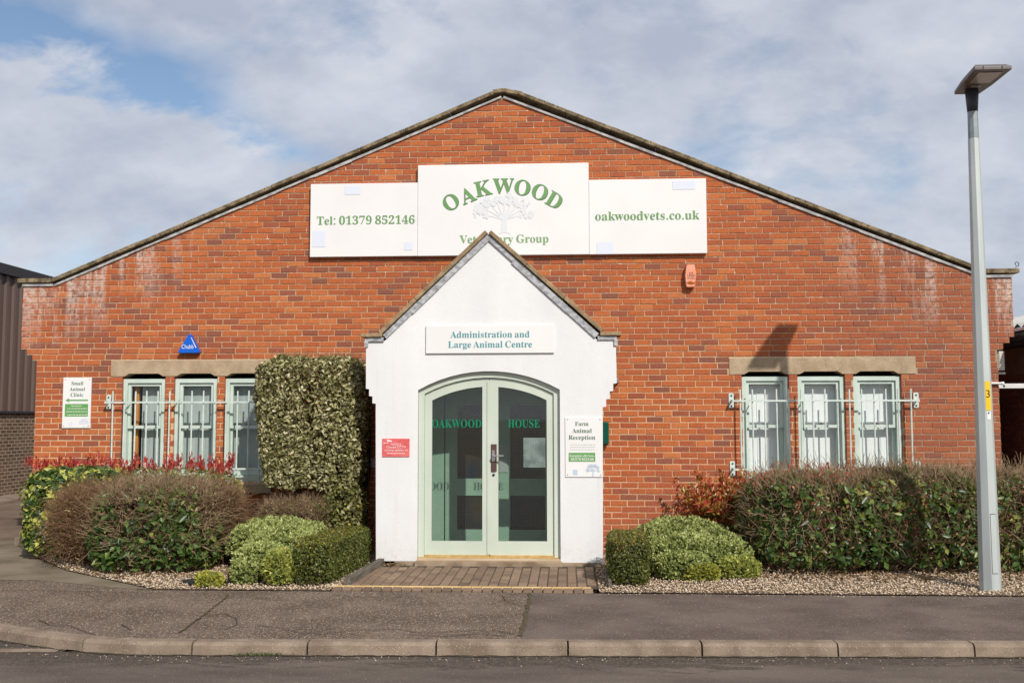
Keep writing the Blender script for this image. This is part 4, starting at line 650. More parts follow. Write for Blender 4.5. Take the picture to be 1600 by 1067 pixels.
while z < 5.9:
    JT = 0.0112 if z < 1.9 else 0.0092
    z0, z1 = z + JT / 2, z + CRS - JT / 2; zm = (z0 + z1) / 2
    xl = XL if zm < 2.46 else -6.34 if zm < 2.535 else -6.42 if zm < 2.61 else XLT
    xr = XR if zm < 2.54 else 6.16 if zm < 2.62 else 6.24 if zm < 2.70 else XRT
    cuts = [(a, b) for a, b, c, d in RECTS if zm > c and zm < d]
    x = xl - (MOD / 2 if row % 2 else 0) + random.uniform(-.012, .012) * (1 if z > 1.4 else .4)
    drift = 0
    while x < xr:
        wv = MOD + random.uniform(-.004, .004) * (1 if z < 1.9 else 1.8)
        segs = [(max(x + JT / 2, xl), min(x + wv - JT / 2, xr))]
        for a, b in cuts:
            ns = []
            for p, q in segs:
                if q <= a or p >= b: ns.append((p, q)); continue
                if p < a: ns.append((p, a - .0))
                if q > b: ns.append((b + .0, q))
            segs = ns
        for p, q in segs:
            if q - p < 0.025: continue
            poly = [(p, z0), (q, z0), (q, z1), (p, z1)]
            full = q - p > 0.19
            if z1 > ZK - 0.02:
                poly2 = poly
                if z1 > ZK:
                    poly2 = clip(clip(poly, slopeR, 1, ZK + slopeR * 5.96 - .015), -slopeL, 1, ZK + slopeL * 6.07 - .015) if z1 > ZK + .0 else poly
                    if zm > ZK: pass
                if len(poly2) < 3: continue
                ar = abs(sum(poly2[i][0] * poly2[(i + 1) % len(poly2)][1] - poly2[(i + 1) % len(poly2)][0] * poly2[i][1] for i in range(len(poly2)))) / 2
                if ar < 0.0008: continue
                if len(poly2) != 4 or ar < 0.98 * (q - p) * (z1 - z0): full = False
                poly = poly2
            bricks.append((poly, full, (p + q) / 2, zm))
        x += wv
    z += CRS; row += 1
def brick_solid(poly, proud, tilt=(0, 0)):
    n = len(poly); cx = sum(p[0] for p in poly) / n; cz = sum(p[1] for p in poly) / n
    def inset(d):
        o_ = []
        for px_, pz in poly:
            sx = px_ + (d if px_ < cx else -d); sz = pz + (d if pz < cz else -d); o_.append((sx, sz))
        return o_
    fr = [(x, proud + tilt[0] * (x - cx) + tilt[1] * (z - cz), z) for x, z in inset(.0045)]
    md = [(x, proud + .004 + tilt[0] * (x - cx) + tilt[1] * (z - cz), z) for x, z in poly]
    bk = [(x, .09, z) for x, z in poly]
    f = [tuple(range(n))] + [(i + n, (i + 1) % n + n, (i + 1) % n, i) for i in range(n)] + [(i + 2 * n, (i + 1) % n + 2 * n, (i + 1) % n + n, i + n) for i in range(n)]
    return fr + md + bk, f
def area_px(cx, cz):
    d = np.array([cx, 0, cz]) - CAM; zc = d @ fw; return 1 / zc ** 2, 800 + FPX * (d @ rt) / zc, 533.5 - FPX * (d @ up) / zc
def hidden(px, py):
    for a, b, c, d in ((480, 1110, 255, 408), (565, 970, 500, 900), (385, 575, 550, 840), (0, 390, 715, 900), (1140, 1700, 728, 900), (1500, 1562, 100, 900), (98, 146, 585, 672), (1062, 1092, 410, 456), (278, 320, 518, 556), (950, 1190, 800, 900), (1062, 1150, 750, 900)):
        if a < px < b and c < py < d: return True
    return 360 < py < 530 and abs(px - 764) < (py - 355) * 1.22 + 8
cand = []
for i, (poly, full, cx, cz) in enumerate(bricks):
    if not full: continue
    a, px, py = area_px(cx, cz)
    if hidden(px, py): continue
    cand.append((-a, i))
single = set(i for _, i in sorted(cand)[:296])
protos = []
for k in range(5):
    w = MOD - JT; h = CRS - JT
    poly = [(-w / 2 + random.uniform(-.002, .002), -h / 2 + random.uniform(-.0015, .0015)), (w / 2 + random.uniform(-.002, .002), -h / 2 + random.uniform(-.0015, .0015)), (w / 2 + random.uniform(-.002, .002), h / 2 + random.uniform(-.0015, .0015)), (-w / 2 + random.uniform(-.002, .002), h / 2 + random.uniform(-.0015, .0015))]
    v, f = brick_solid(poly, 0.0); mm = MB(); mm.add(v, f); protos.append(meshof(mm, 'brick', BRICK))
def btone(cx, cz):
    pt = math.sin(cx * 1.3 + 1.1 * math.sin(cz * 1.7)) * .5 + math.sin(cz * 2.3 + cx * .7 + 2) * .5 + math.sin(cx * 3.1 - cz * 2.9) * .35
    t_ = random.gauss(0.56 + .13 * pt, 0.17)
    if random.random() < 0.12: t_ = random.uniform(0.0, 0.25)
    if random.random() < 0.06: t_ = random.uniform(0.85, 1.0)
    return min(1, max(0, t_))
V, F, T = [], [], []
for i, (poly, full, cx, cz) in enumerate(bricks):
    pr_ = random.uniform(-.0025, .0025); tn = btone(cx, cz)
    if i in single:
        o = shared('brick', random.choice(protos), BRICK, wall, (cx, pr_, cz), tn); o.rotation_euler = (random.uniform(-.01, .01), random.uniform(-.006, .006), random.uniform(-.006, .006))
    else:
        q = [(x + random.uniform(-.0015, .0015), z + random.uniform(-.0015, .0015)) for x, z in poly]
        v, f = brick_solid(q, pr_, (random.uniform(-.008, .008), random.uniform(-.02, .02))); k = len(V)
        V += v; F += [tuple(a + k for a in g) for g in f]; T += [tn] * len(f)
mk('brick_courses', V, F, BRICK, wall, tone=T, kind='stuff')
# flanks, roof
for xa, xb in ((XL, XL + .24), (XR - .24, XR)):
    b = MB(); b.box(xa, xb, .262, 14, 0, 3.3); b.build('side_wall', FLANK, B)
b = MB(); b.box(XL, XR, 14.0, 14.25, 0, 3.3); b.prism([(-6.0, 3.302), (5.9, 3.302), (AP[0], 5.65)], 14.0, 14.24); b.build('rear_wall', FLANK, B)
b = MB(); b.prism([(AP[0], 5.70), (AP[0], 5.64), (6.3, 3.02), (6.35, 3.08)][::-1], .262, 14.3); b.prism([(AP[0] - .001, 5.64), (AP[0] - .001, 5.70), (-6.53, 3.08), (-6.48, 3.02)][::-1], .262, 14.3); b.build('roof', ROOFT, B)
# coping stones along the gable, with a lead strip beneath
def along(p, q, seg):
    p, q = Vector((p[0], 0, p[1])), Vector((q[0], 0, q[1])); n = max(1, round((q - p).length / seg)); return [(p.lerp(q, i / n), p.lerp(q, (i + 1) / n)) for i in range(n)]
def cope_run(pts, seg, th, y0, y1, m, name='coping_stone', gap=.0012, lift=0.0):
    for a, b in zip(pts, pts[1:]):
        for p, q in along(a, b, seg):
            d = (q - p).normalized(); n = Vector((-d.z, 0, d.x)); n = n if n.z > 0 else -n; j = random.uniform(-.004, .004)
            p2, q2 = p + d * gap + n * (j + lift), q - d * gap + n * (j + lift); mm = MB()
            poly = [(p2.x, p2.z), (q2.x, q2.z), ((q2 + n * th).x, (q2 + n * th).z), ((p2 + n * th).x, (p2 + n * th).z)]
            if (poly[1][0] - poly[0][0]) < 0: poly = poly[::-1]
            mm.prism(poly, y0 + random.uniform(-.004, .004), y1); mm.build(name, m, B, bevel=.008)
tL, tR = (-6.52, ZK + .005), (6.34, ZK + .02)
cope_run([(-6.56, ZK + .03), (-6.10, ZK + .03)], .5, .058, -.05, .34, COPE)
cope_run([(-6.09, ZK + .03), (AP[0] - .096, AP[1] + .035)], .62, .050, -.05, .34, COPE)
cope_run([(AP[0] - .115, AP[1] + .032), (AP[0] + .02, AP[1] + .052)], .4, .056, -.053, .343, COPE)
cope_run([(AP[0] + .005, AP[1] + .05), (AP[0] + .255, AP[1] + .0)], .4, .056, -.055, .34, COPE)
cope_run([(AP[0] + .242, AP[1] + .003), (5.95, ZK + .04)], .62, .050, -.05, .34, COPE)
cope_run([(5.96, ZK + .035), (6.38, ZK + .035)], .5, .058, -.05, .34, COPE)
def strip(pts, w, y0, y1, m, name='flashing', drop=0.0, jit=.006, seg=.55):
    for a, b in zip(pts, pts[1:]):
        for p, q in along(a, b, seg):
            d = (q - p).normalized(); n = Vector((-d.z, 0, d.x)); n = n if n.z > 0 else -n
            w1 = w + random.uniform(-jit, jit)
            poly = [p - n * (w1 + drop), q - n * (w1 + drop) , q - n * drop, p - n * drop]; poly = [(c.x, c.z) for c in poly]
            if poly[1][0] < poly[0][0]: poly = poly[::-1]
            mm = MB(); mm.prism(poly, y0 + random.uniform(-.003, .003), y1); mm.build(name, m, B)
strip([(-6.07, ZK + .012), (AP[0] - .02, AP[1] + .015)], .030, -.022, .0065, LEADW, drop=.004)
strip([(AP[0] + .02, AP[1] + .015), (5.95, ZK + .012)], .030, -.022, .0065, LEADW, drop=.004)
strip([(-6.50, ZK + .022), (-6.08, ZK + .022)], .032, -.022, .0065, LEADW, drop=.002)
strip([(5.96, ZK + .022), (6.30, ZK + .022)], .032, -.022, .0065, LEADW, drop=.002)
b = MB(); pts = [(6.34, -.02, 3.57)] + [(6.355 + .028 * math.cos(a) * (1 - a / 9), -.02, 3.615 + .028 * math.sin(a) * (1 - a / 9)) for a in np.linspace(-1.8, 4.4, 14)]
b.tube(pts, .005, 5); b.build('scroll_hook', BLACK, B)
# lintels and sills
def lintel(x0, x1, z0, z1, wins):
    poly = [(x0, z0)]
    for a, b_ in wins:
        poly += [(a + .03, z0), (a + .09, z0 + .035), (b_ - .09, z0 + .035), (b_ - .03, z0)]
    poly += [(x1, z0), (x1, z1), (x0, z1)]
    return plate('lintel', [poly], -.006, .20, CONC, B, bevel=.006)
lintel(-5.268, -3.032, 2.247, 2.453, WIN_L); lintel(2.76, 5.078, 2.242, 2.445, WIN_R)
for a, b_ in ((-5.2, -3.1), (2.83, 4.98)):
    m_ = MB(); m_.add([(a, -.06, .74), (b_, -.06, .74), (b_, .25, .74), (a, .25, .74), (a, -.06, .855), (b_, -.06, .855), (b_, .25, .88), (a, .25, .88)], [(0, 3, 2, 1), (4, 5, 6, 7), (0, 1, 5, 4), (1, 2, 6, 5), (2, 3, 7, 6), (3, 0, 4, 7)]); m_.build('window_sill', CONC, B, bevel=.006)
# sash windows
def window(x0, x1, left, idx):
    c = (x0 + x1) / 2; z0, z1 = WZ0, WZ1; fx0, fx1 = x0 + .003, x1 - .003
    w = plate('window', [[(fx0, z0), (fx1, z0), (fx1, z1 - .002), (fx0, z1 - .002)], [(fx0 + .055, z0 + .075), (fx1 - .055, z0 + .075), (fx1 - .055, z1 - .055), (fx0 + .055, z1 - .055)]], .035, .17, MINT, B, (c, .1, z0), bevel=.004)
    zr = 1.585; a, b_ = fx0 + .057, fx1 - .057
    plate('upper_sash', [[(a, zr - .018), (b_, zr - .018), (b_, z1 - .057), (a, z1 - .057)], [(a + .036, zr + .02), (b_ - .036, zr + .02), (b_ - .036, z1 - .095), (a + .036, z1 - .095)]], .062, .098, MINT, w, bevel=.003)
    plate('lower_sash', [[(a, z0 + .078), (b_, z0 + .078), (b_, zr + .016), (a, zr + .016)], [(a + .036, z0 + .14), (b_ - .036, z0 + .14), (b_ - .036, zr - .02), (a + .036, zr - .02)]], .103, .138, MINT, w, bevel=.003)
    for zc in (zr + .02, ): 
        m_ = MB(); m_.box(c - .03, c + .03, .075, .10, zr + .022, zr + .034); m_.box(c - .008, c + .012, .07, .10, zr + .034, zr + .044); m_.build('sash_catch', BROWNP, w)
    m_ = MB(); m_.box(a + .03, b_ - .03, .078, .082, zr + .01, z1 - .085); m_.build('glass_pane', GLASS, w)
    m_ = MB(); m_.box(a + .03, b_ - .03, .118, .122, z0 + .13, zr - .012); m_.build('glass_pane', GLASS, w)
    # blind of vertical strips
    V_ = MB(); xa, xb = a + .0, b_ - .0
    if left and idx == 0: xa = a + .13
    n = 6; xs_ = np.linspace(xa, xb, n + 1)
    for i in range(n):
        k = random.uniform(-.002, .002)
        V_.box(xs_[i] + .001, xs_[i + 1] + .004, .20 + k + .004 * (i % 2), .206 + k + .004 * (i % 2), z0 + .02, z1 - .03)
    V_.build('blind', BLIND if left else BLINDW, w)
    if left and idx == 0:
        m_ = MB(); m_.box(a + .035, a + .095, .17, .21, z0 + .05, z1 - .05); m_.build('wooden_post', WOOD, w)
    m_ = MB(); x0_, x1_ = x0 - .06, x1 + .06
    m_.add([(x0_, .262, z0 - .1), (x1_, .262, z0 - .1), (x1_, .262, z1 + .1), (x0_, .262, z1 + .1), (x0_, .9, z0 - .1), (x1_, .9, z0 - .1), (x1_, .9, z1 + .1), (x0_, .9, z1 + .1)], [(4, 5, 6, 7), (0, 4, 7, 3), (1, 2, 6, 5), (0, 1, 5, 4), (3, 7, 6, 2)]); m_.build('room', ROOMW, w)
for i, (a, b_) in enumerate(WIN_L): window(a, b_, True, i)
for i, (a, b_) in enumerate(WIN_R): window(a, b_, False, i)
# ---------------------------------------------------------------- porch (part of the building)
PY = -1.2; PXC = -0.208
def arc(R_, zc, x0, x1, n=14): return [(x, zc + math.sqrt(R_ * R_ - (x - PXC) ** 2)) for x in np.linspace(x0, x1, n)]
RZ = 0.565
pw = [(-1.512, 0.055), (-1.035, 0.055)] + arc(1.675, RZ, -1.035, 0.618) + [(0.618, 0.04), (1.10, 0.03), (1.112, 1.82), (1.152, 1.825), (1.152, 1.91), (1.195, 1.915), (1.195, 2.0), (1.235, 2.005), (1.235, 2.09), (1.275, 2.095), (1.27, 2.60), (1.05, 2.60), (-.212, 3.80), (-1.43, 2.60), (-1.652, 2.60), (-1.648, 2.04), (-1.61, 2.035), (-1.61, 1.955), (-1.57, 1.95), (-1.57, 1.87), (-1.53, 1.865), (-1.53, 1.765)]
i0 = 2 + 14
plate('porch_wall', [pw], PY, PY + .24, RENDER, B, bevel=.006)
for xa, xb in ((-1.49, -1.26), (0.84, 1.085)):
    b = MB(); b.box(xa, xb, PY + .242, -.003, 0, 2.66); b.build('porch_side_wall', FLANK, B)
b = MB(); b.prism([(-.212, 3.76), (-.212, 3.70), (1.3, 2.45), (1.3, 2.51)][::-1], PY + .25, -.008); b.prism([(-.2125, 3.70), (-.2125, 3.76), (-1.66, 2.51), (-1.66, 2.45)][::-1], PY + .25, -.008); b.build('porch_roof', ROOFT, B)
def cope2(pts, seg, th, m, name): cope_run(pts, seg, th, PY - .05, PY + .30, m, name)
cope2([(-1.47, 2.672), (-.215, 3.857)], .62, .048, PCOPE, 'porch_coping_stone')
cope2([(-.207, 3.857), (1.10, 2.68)], .62, .048, PCOPE, 'porch_coping_stone')
cope2([(-1.71, 2.64), (-1.455, 2.64)], .5, .045, PCOPE, 'porch_coping_stone'); cope2([(1.085, 2.645), (1.335, 2.645)], .5, .045, PCOPE, 'porch_coping_stone')
def strip2(p, q, w): strip([p, q], w, PY - .022, PY - .002, LEAD, 'porch_flashing', jit=.012, seg=.42)
strip2((-1.45, 2.668), (-.213, 3.85), .062); strip2((-.211, 3.85), (1.075, 2.668), .062); strip2((-1.66, 2.638), (-1.44, 2.638), .038); strip2((1.06, 2.64), (1.28, 2.64), .038)
for x in (-1.655, 1.262):
    b = MB(); b.box(x - .012, x + .03, PY - .024, PY + .02, 2.53, 2.60); b.build('porch_flashing', LEAD, B)
# arched frame and the pair of doors
FY = PY + .055
def ringplate(name, xo0, xo1, Ro, xi0, xi1, Ri, z0, y0, y1, m, par, bt=None):
    o_ = [(xo0, z0)] + [(xo1, z0)] + arc(Ro, RZ, xo1, xo0) ; i_ = [(xi0, z0 if bt is None else bt), (xi1, z0 if bt is None else bt)] + arc(Ri, RZ, xi1, xi0)
    return o_, i_
o_ = [(-1.031, .075)] + arc(1.671, RZ, -1.031, .614) + [(.614, .06), (.547, .06)] + arc(1.603, RZ, .547, -.964) + [(-.964, .075)]
plate('door_frame', [o_], FY, FY + .10, SAGE, B, bevel=.004)
def door(x0, x1, right):
    z0 = .098
    outer = [(x0, z0), (x1, z0)] + arc(1.598, RZ, x1, x0, 10)
    st = .082
    a, b_ = (x0 + .10, x1 - st) if right else (x0 + st, x1 - .082)
    pane = [(a, .275), (b_, .275)] + arc(1.497, RZ, b_, a, 10)
    d = plate('door', [outer, pane], FY + .03, FY + .075, SAGE, B, ((x0 + x1) / 2, FY, z0), bevel=.004, label='right door leaf with a steel lever on a brown plate' if right else 'left door leaf without a handle')
    g = [(a - .008, .267), (b_ + .008, .267)] + arc(1.503, RZ, b_ + .008, a - .008, 10)
    plate('glass_pane', [g], FY + .05, FY + .056, DGLASS, d)
    # Georgian wire set in the glass
    m_ = MB()
    for x in np.arange(a + .004, b_, .0195):
        zt = RZ + math.sqrt(1.497 ** 2 - (x - PXC) ** 2); m_.add([(x, FY + .0488, .275), (x + .001, FY + .0488, .275), (x + .001, FY + .0488, zt), (x, FY + .0488, zt)], [(0, 1, 2, 3)])
    for z in np.arange(.285, 2.06, .0195):
        lo, hi = a, b_
        if z > RZ + 1.2:
            h_ = math.sqrt(max(0, 1.497 ** 2 - (z - RZ) ** 2)); lo, hi = max(a, PXC - h_), min(b_, PXC + h_)
        if hi - lo > .02: m_.add([(lo, FY + .0484, z), (hi, FY + .0484, z), (hi, FY + .0484, z + .001), (lo, FY + .0484, z + .001)], [(0, 1, 2, 3)])
    m_.build('wire_mesh', mat('glass_wire', (0.10, 0.11, 0.10), rough=.5), d, kind='stuff')
    m_ = MB(); m_.box(x0 + .004, x1 - .004, FY + .012, FY + .03, z0 - .004, z0 + .022); m_.build('weather_bar', BRASS, d, bevel=.003)
    return d
dl = door(-.962, -.206, False); dr = door(-.202, .545, True)
m_ = MB(); m_.box(-.232, -.188, FY + .018, FY + .03, .125, 2.125); m_.build('cover_strip', SAGE, dr, bevel=.003)
x0, zc = wy(673, 668, PY); x1, _ = wy(751, 668, PY); letters('OAKWOOD', x0, x1, zc, FY + .046, DOORTXT, dl, height=.095)
x0, _ = wy(793, 668, PY); x1, _ = wy(843, 668, PY); letters('HOUSE', x0, x1, zc, FY + .046, DOORTXT, dr, height=.095)
hx, hz = wy(771, 715, PY)
m_ = MB(); m_.box(hx - .035, hx + .033, FY + .012, FY + .018, hz - .16, hz + .155); m_.build('backplate', BROWNP, dr, bevel=.003)
m_ = MB(); m_.box(hx - .025, hx + .012, FY - .002, FY + .0115, hz - .045, hz + .085); m_.tube([(hx - .008, FY - .0, hz + .02), (hx - .008, FY - .05, hz + .02), (hx + .0, FY - .058, hz + .02), (hx + .10, FY - .06, hz + .022), (hx + .115, FY - .05, hz + .022)], .0095, 8); m_.build('lever_handle', STEEL, dr, smooth=False, bevel=.003)
m_ = MB(); m_.tube([(hx - .004, FY + .03, hz - .20), (hx - .004, FY + .020, hz - .20)], .015, 12); m_.build('keyhole', BLACK, dr)
nx0, nz1 = wy(817, 684, PY); nx1, nz0 = wy(852, 731, PY)
pn = MB(); pn.box(nx0, nx1, FY + .058, FY + .061, nz0, nz1); props(pn.build('notice_sheet', PAPER, None, ((nx0 + nx1) / 2, FY + .06, nz0)), 'faded paper notice taped inside the right door glass', 'notice')
b = MB(); b.box(-1.03, .615, PY - .02, PY + .16, .062, .086); b.build('threshold', SILLW, B, bevel=.004, label='pale worn timber threshold under the doors')
b = MB(); b.box(-1.03, .615, PY + .04, PY + .075, .087, .099); b.build('threshold_strip', BRASS, B)
b = MB(); b.box(-1.30, 1.085, PY - .005, PY + .23, -.03, .052); b.box(-1.06, .64, PY - .045, PY + .15, -.03, .0615); b.build('door_step', STEP, B, bevel=.008)
b = MB(); b.box(-1.26, .84, PY + .25, .30, -.02, .06); b.build('lobby_floor', mat('lobby_floor', (0.10, 0.085, 0.07), rough=.8), B)
b = MB(); b.box(-1.3, .9, PY + .26, -.01, 2.42, 2.46); b.build('lobby_ceiling', ROOMW, B)
for xa, xb in ((-1.258, -1.24), (.815, .838)):
    b = MB(); b.box(xa, xb, PY + .25, -.02, .06, 2.42); b.build('lobby_lining', mat('lobby_lining', (0.50, 0.53, 0.48), rough=.8), B)
# inner lobby doors, seen through the wired glass
IG = mat('inner_door_green', (0.29, 0.43, 0.34), (0.34, 0.48, 0.385), 3, .55)
def inner(x0, x1):
    d = plate('inner_door', [[(x0, .07), (x1, .07), (x1, 2.12), (x0, 2.12)], [(x0 + .15, .31), (x1 - .05, .31), (x1 - .05, .73), (x0 + .15, .73)], [(x0 + .15, .94), (x1 - .05, .94), (x1 - .05, 1.86), (x0 + .15, 1.86)]], -.22, -.18, IG, B, ((x0 + x1) / 2, -.2, .07), bevel=.004)
    for z0, z1 in ((.305, .735), (.935, 1.865)):
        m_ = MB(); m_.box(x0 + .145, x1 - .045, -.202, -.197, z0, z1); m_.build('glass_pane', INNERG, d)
    return d
inner(-.83, -.19); i2 = inner(-.165, .475)
m_ = MB(); m_.box(-.15, -.045, -.23, -.2205, 1.02, 1.36); m_.build('push_plate', mat('grey_push_plate', (.42, .45, .45), rough=.4), i2)
b = MB(); b.box(-1.24, -.845, -.22, -.16, .06, 2.25); b.box(.49, .815, -.22, -.16, .06, 2.25); b.box(-.845, .49, -.22, -.16, 2.125, 2.25); b.build('inner_frame', IG, B, bevel=.004)
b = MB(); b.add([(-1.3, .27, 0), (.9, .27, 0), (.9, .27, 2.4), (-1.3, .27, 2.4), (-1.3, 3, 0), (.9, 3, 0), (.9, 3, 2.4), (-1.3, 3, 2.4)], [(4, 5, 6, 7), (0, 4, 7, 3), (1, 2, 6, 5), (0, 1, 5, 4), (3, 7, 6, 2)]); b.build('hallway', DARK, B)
# pipes in the corner left of the porch
def wpts(L, Y): return [(wy(x, y, Y)[0], Y, wy(x, y, Y)[1]) for x, y in L]
b = MB(); b.tube(wpts([(576, 608), (576, 640), (575.5, 700), (575, 740), (571, 757), (560, 772)], -.045), .032, 10); b.build('downpipe', BLACK, B, smooth=True)
b = MB()
for dx, yo in ((-3.5, -.05), (-6, -.03)): b.tube(wpts([(576 + dx, 615), (575 + dx, 690), (573 + dx, 735), (569 + dx, 755), (560 + dx, 775)], yo), .012, 6)
b.build('cable', BLACK, B)
b = MB()
for py_ in (628, 660, 690, 722):
    x, z = wy(575, py_, -.03); b.box(x - .055, x + .042, -.075, -.003, z - .012, z + .012)
b.build('pipe_clip', BLACK, B)

# ---------------------------------------------------------------- signs
def board(name, label, cat, x0, x1, z0, z1, yb, th, m, group=None, bevel=.004, edge=None):
    o = MB(); o.box(x0, x1, yb - th, yb - .003, z0, z1); ob = o.build(name, m, None, ((x0 + x1) / 2, yb, z0), bevel=bevel); return props(ob, label, cat, group)
def screws(par, x0, x1, z0, z1, y, r_=.007):
    mm = MB()
    for x in (x0 + .025, x1 - .025):
        for z in (z0 + .025, z1 - .025): mm.tube([(x, y, z), (x, y - .002, z)], r_, 8)
    mm.build('screw_heads', STEEL, par, kind='stuff')
def patch(par, x0, x1, z0, z1, y, m, name='printed_square'):
    return mk(name, [(x0, y, z0), (x1, y, z0), (x1, y, z1), (x0, y, z1)], [(0, 1, 2, 3)], m, par)
def pp(par, a, b_, Yp, y, m, name='printed_square'):
    x0, z1 = wy(*a, Yp); x1, z0 = wy(*b_, Yp); return patch(par, x0, x1, z0, z1, y, m, name)
def words(body, xa, xb, yb_, Yp, y, m, par, **k):
    x0, z = wy(xa, yb_, Yp); x1, _ = wy(xb, yb_, Yp); return (letters if xb - xa > 60 else lettering)(body, x0, x1, z, y, m, par, **k)
GRP = 'white sign boards across the gable'
YB = -.07; YF = YB - .0035
sb1 = board('sign_board', 'white gable board with the green telephone number', 'sign', -2.632, -1.222, 3.787, 4.750, 0, .07, BOARD, GRP)
sb2 = board('sign_board', 'tall middle gable board with arched green lettering and pale tree', 'sign', -1.219, .997, 3.785, 4.977, 0, .075, BOARD, GRP)
sb3 = board('sign_board', 'white gable board with the green web address', 'sign', 1.0, 2.497, 3.784, 4.752, 0, .07, BOARD, GRP)
words('Tel: 01379 852146', 495, 648, 351.5, -.07, -.0735, GREEN, sb1)
words('oakwoodvets.co.uk', 930, 1093, 344.8, -.07, -.0735, GREEN, sb3)
words('Veterinary Group', 718, 857, 380.5, -.07, -.0785, GREENL, sb2)
for a, b_, m in (((539, 291), (563, 304), PALEBLUE), ((489, 361), (508, 386), PALEBLUE), ((632, 378.5), (644.5, 391), PALEBLUE)): pp(sb1, a, b_, -.07, -.0732, m)
for a, b_, m in (((1051, 283), (1086, 296), PALEBLUE), ((932.5, 379), (958, 397), PALEBLUE)): pp(sb3, a, b_, -.07, -.0732, m)
def oak(par, cx, zb, w, h, y, m, seed, name='tree_emblem', n=90):
    """printed oak: trunk, forked limbs and many ragged leaf clusters with gaps between them"""
    r_ = random.Random(seed); mm = MB(); d = 0.0
    def put(poly):
        nonlocal d
        mm.add([(cx + px_ * w, y - d, zb + pz * h) for px_, pz in poly], [tuple(range(len(poly)))]); d += .00003
    put([(-.10, 0), (0, .03), (.10, 0), (.045, .06), (.035, .40), (-.035, .40), (-.045, .06)])
    for i in range(9):
        t_ = math.pi * (.06 + .88 * i / 8); ex, ez = .42 * math.cos(t_), .40 + .46 * math.sin(t_); nx, nz = -math.sin(t_) * .018, math.cos(t_) * .018
        put([(-nx, .34 - nz), (nx + .0, .34 + nz), (ex + nx * .3, ez + nz * .3), (ex - nx * .3, ez - nz * .3)])
    for i in range(n):
        t_ = math.pi * r_.uniform(-.10, 1.10); q = r_.uniform(.35, 1) ** .6; px_, pz = .46 * q * math.cos(t_), .47 + .45 * q * max(math.sin(t_), -.25); s_ = r_.uniform(.022, .05); k = 9
        put([(px_ + s_ * (1.15 if j % 2 else .7) * r_.uniform(.8, 1.2) * math.cos(6.283 * j / k), pz + 1.5 * s_ * (1.15 if j % 2 else .7) * r_.uniform(.8, 1.2) * math.sin(6.283 * j / k)) for j in range(k)])
    return mm.build(name, m, par, kind='stuff')
cx, zb = wy(788, 366, -.07); oak(sb2, cx, zb, .84, .57, -.0775, PALEGREY, 3)
# arched name, each letter with its dark lower edge
LET = [('O', 228, 372, 33), ('A', 402, 300, 22), ('K', 565, 228, 11.5), ('W', 775, 207, 0), ('O', 975, 222, -9), ('O', 1157, 268, -20), ('D', 1308, 352, -31)]
for ch, zx, zy, ang in LET:
    x, z = wy(670 + zx / 6.667, 260 + zy / 6.667, -.075); v, f = serif(ch)
    c = (v.max(0) + v.min(0)) / 2; s = .196 / serif('W')[0][:, 1].max(); u = (v - c) * s; a = R(ang)
    q = np.stack([x + u[:, 0] * math.cos(a) - u[:, 1] * math.sin(a), np.full(len(v), -.0795), z + u[:, 0] * math.sin(a) + u[:, 1] * math.cos(a)], 1)
    l = mk('letter', q, f, GREEN, sb2, (x, -.0795, z))
    mk('letter_edge', q + np.array([.006, .0008, -.006]), f, GREEND, l)
# porch sign
x0, z1 = wy(666, 509, PY); x1, z0 = wy(866, 551.5, PY)
ps = board('door_sign', 'wide white board with teal lettering above the porch doors', 'sign', x0, x1, z0, z1, PY, .025, BOARD)
words('Administration and', 704, 827.5, 528, PY, PY - .0275, TEAL, ps); words('Large Animal Centre', 700.5, 831.5, 543.5, PY, PY - .0275, TEAL, ps)
# farm animal reception
x0, z1 = wy(883, 652, PY); x1, z0 = wy(941.5, 745, PY)
fs = board('reception_sign', 'upright white farm animal reception sign on the porch', 'sign', x0, x1, z0, z1, PY, .012, BOARD, bevel=.002); y = PY - .0135
for t_, a, b_, yy in (('Farm', 898.5, 919.5, 665), ('Animal', 894, 924.5, 676), ('Reception', 888.5, 930, 686.5)): words(t_, a, b_, yy, PY, y, GREENT, fs)
def smalllines(par, xa, xb, ys, Yp, y, m, h=.009):
    mm = MB()
    for yy in ys:
        x0, z = wy(xa, yy, Yp); x1, _ = wy(xb, yy, Yp); x = x0 + random.uniform(0, .02)
        while x < x1:
            w = random.uniform(.012, .035); mm.add([(x, y, z), (min(x + w, x1), y, z), (min(x + w, x1), y, z + h), (x, y, z + h)], [(0, 1, 2, 3)]); x += w + .008
    return mm.build('small_print', m, par)
smalllines(fs, 889, 930, (695, 698.8, 702.6), PY, y, GREYP, .006)
pp(fs, (888.5, 707), (930, 721), PY, y, GREENB, 'green_panel')
words('Emergencies after hours', 890, 928.5, 713.3, PY, y - .001, WHITEP, fs, hscale=1.3); words('01379 852146', 892, 927.5, 719.2, PY, y - .001, WHITEP, fs)
pp(fs, (895, 733.5), (902.5, 741.5), PY, y, MIDBLUE); cx, zb = wy(926.5, 744, PY); oak(fs, cx, zb, .165, .155, y, MIDBLUE, 9)
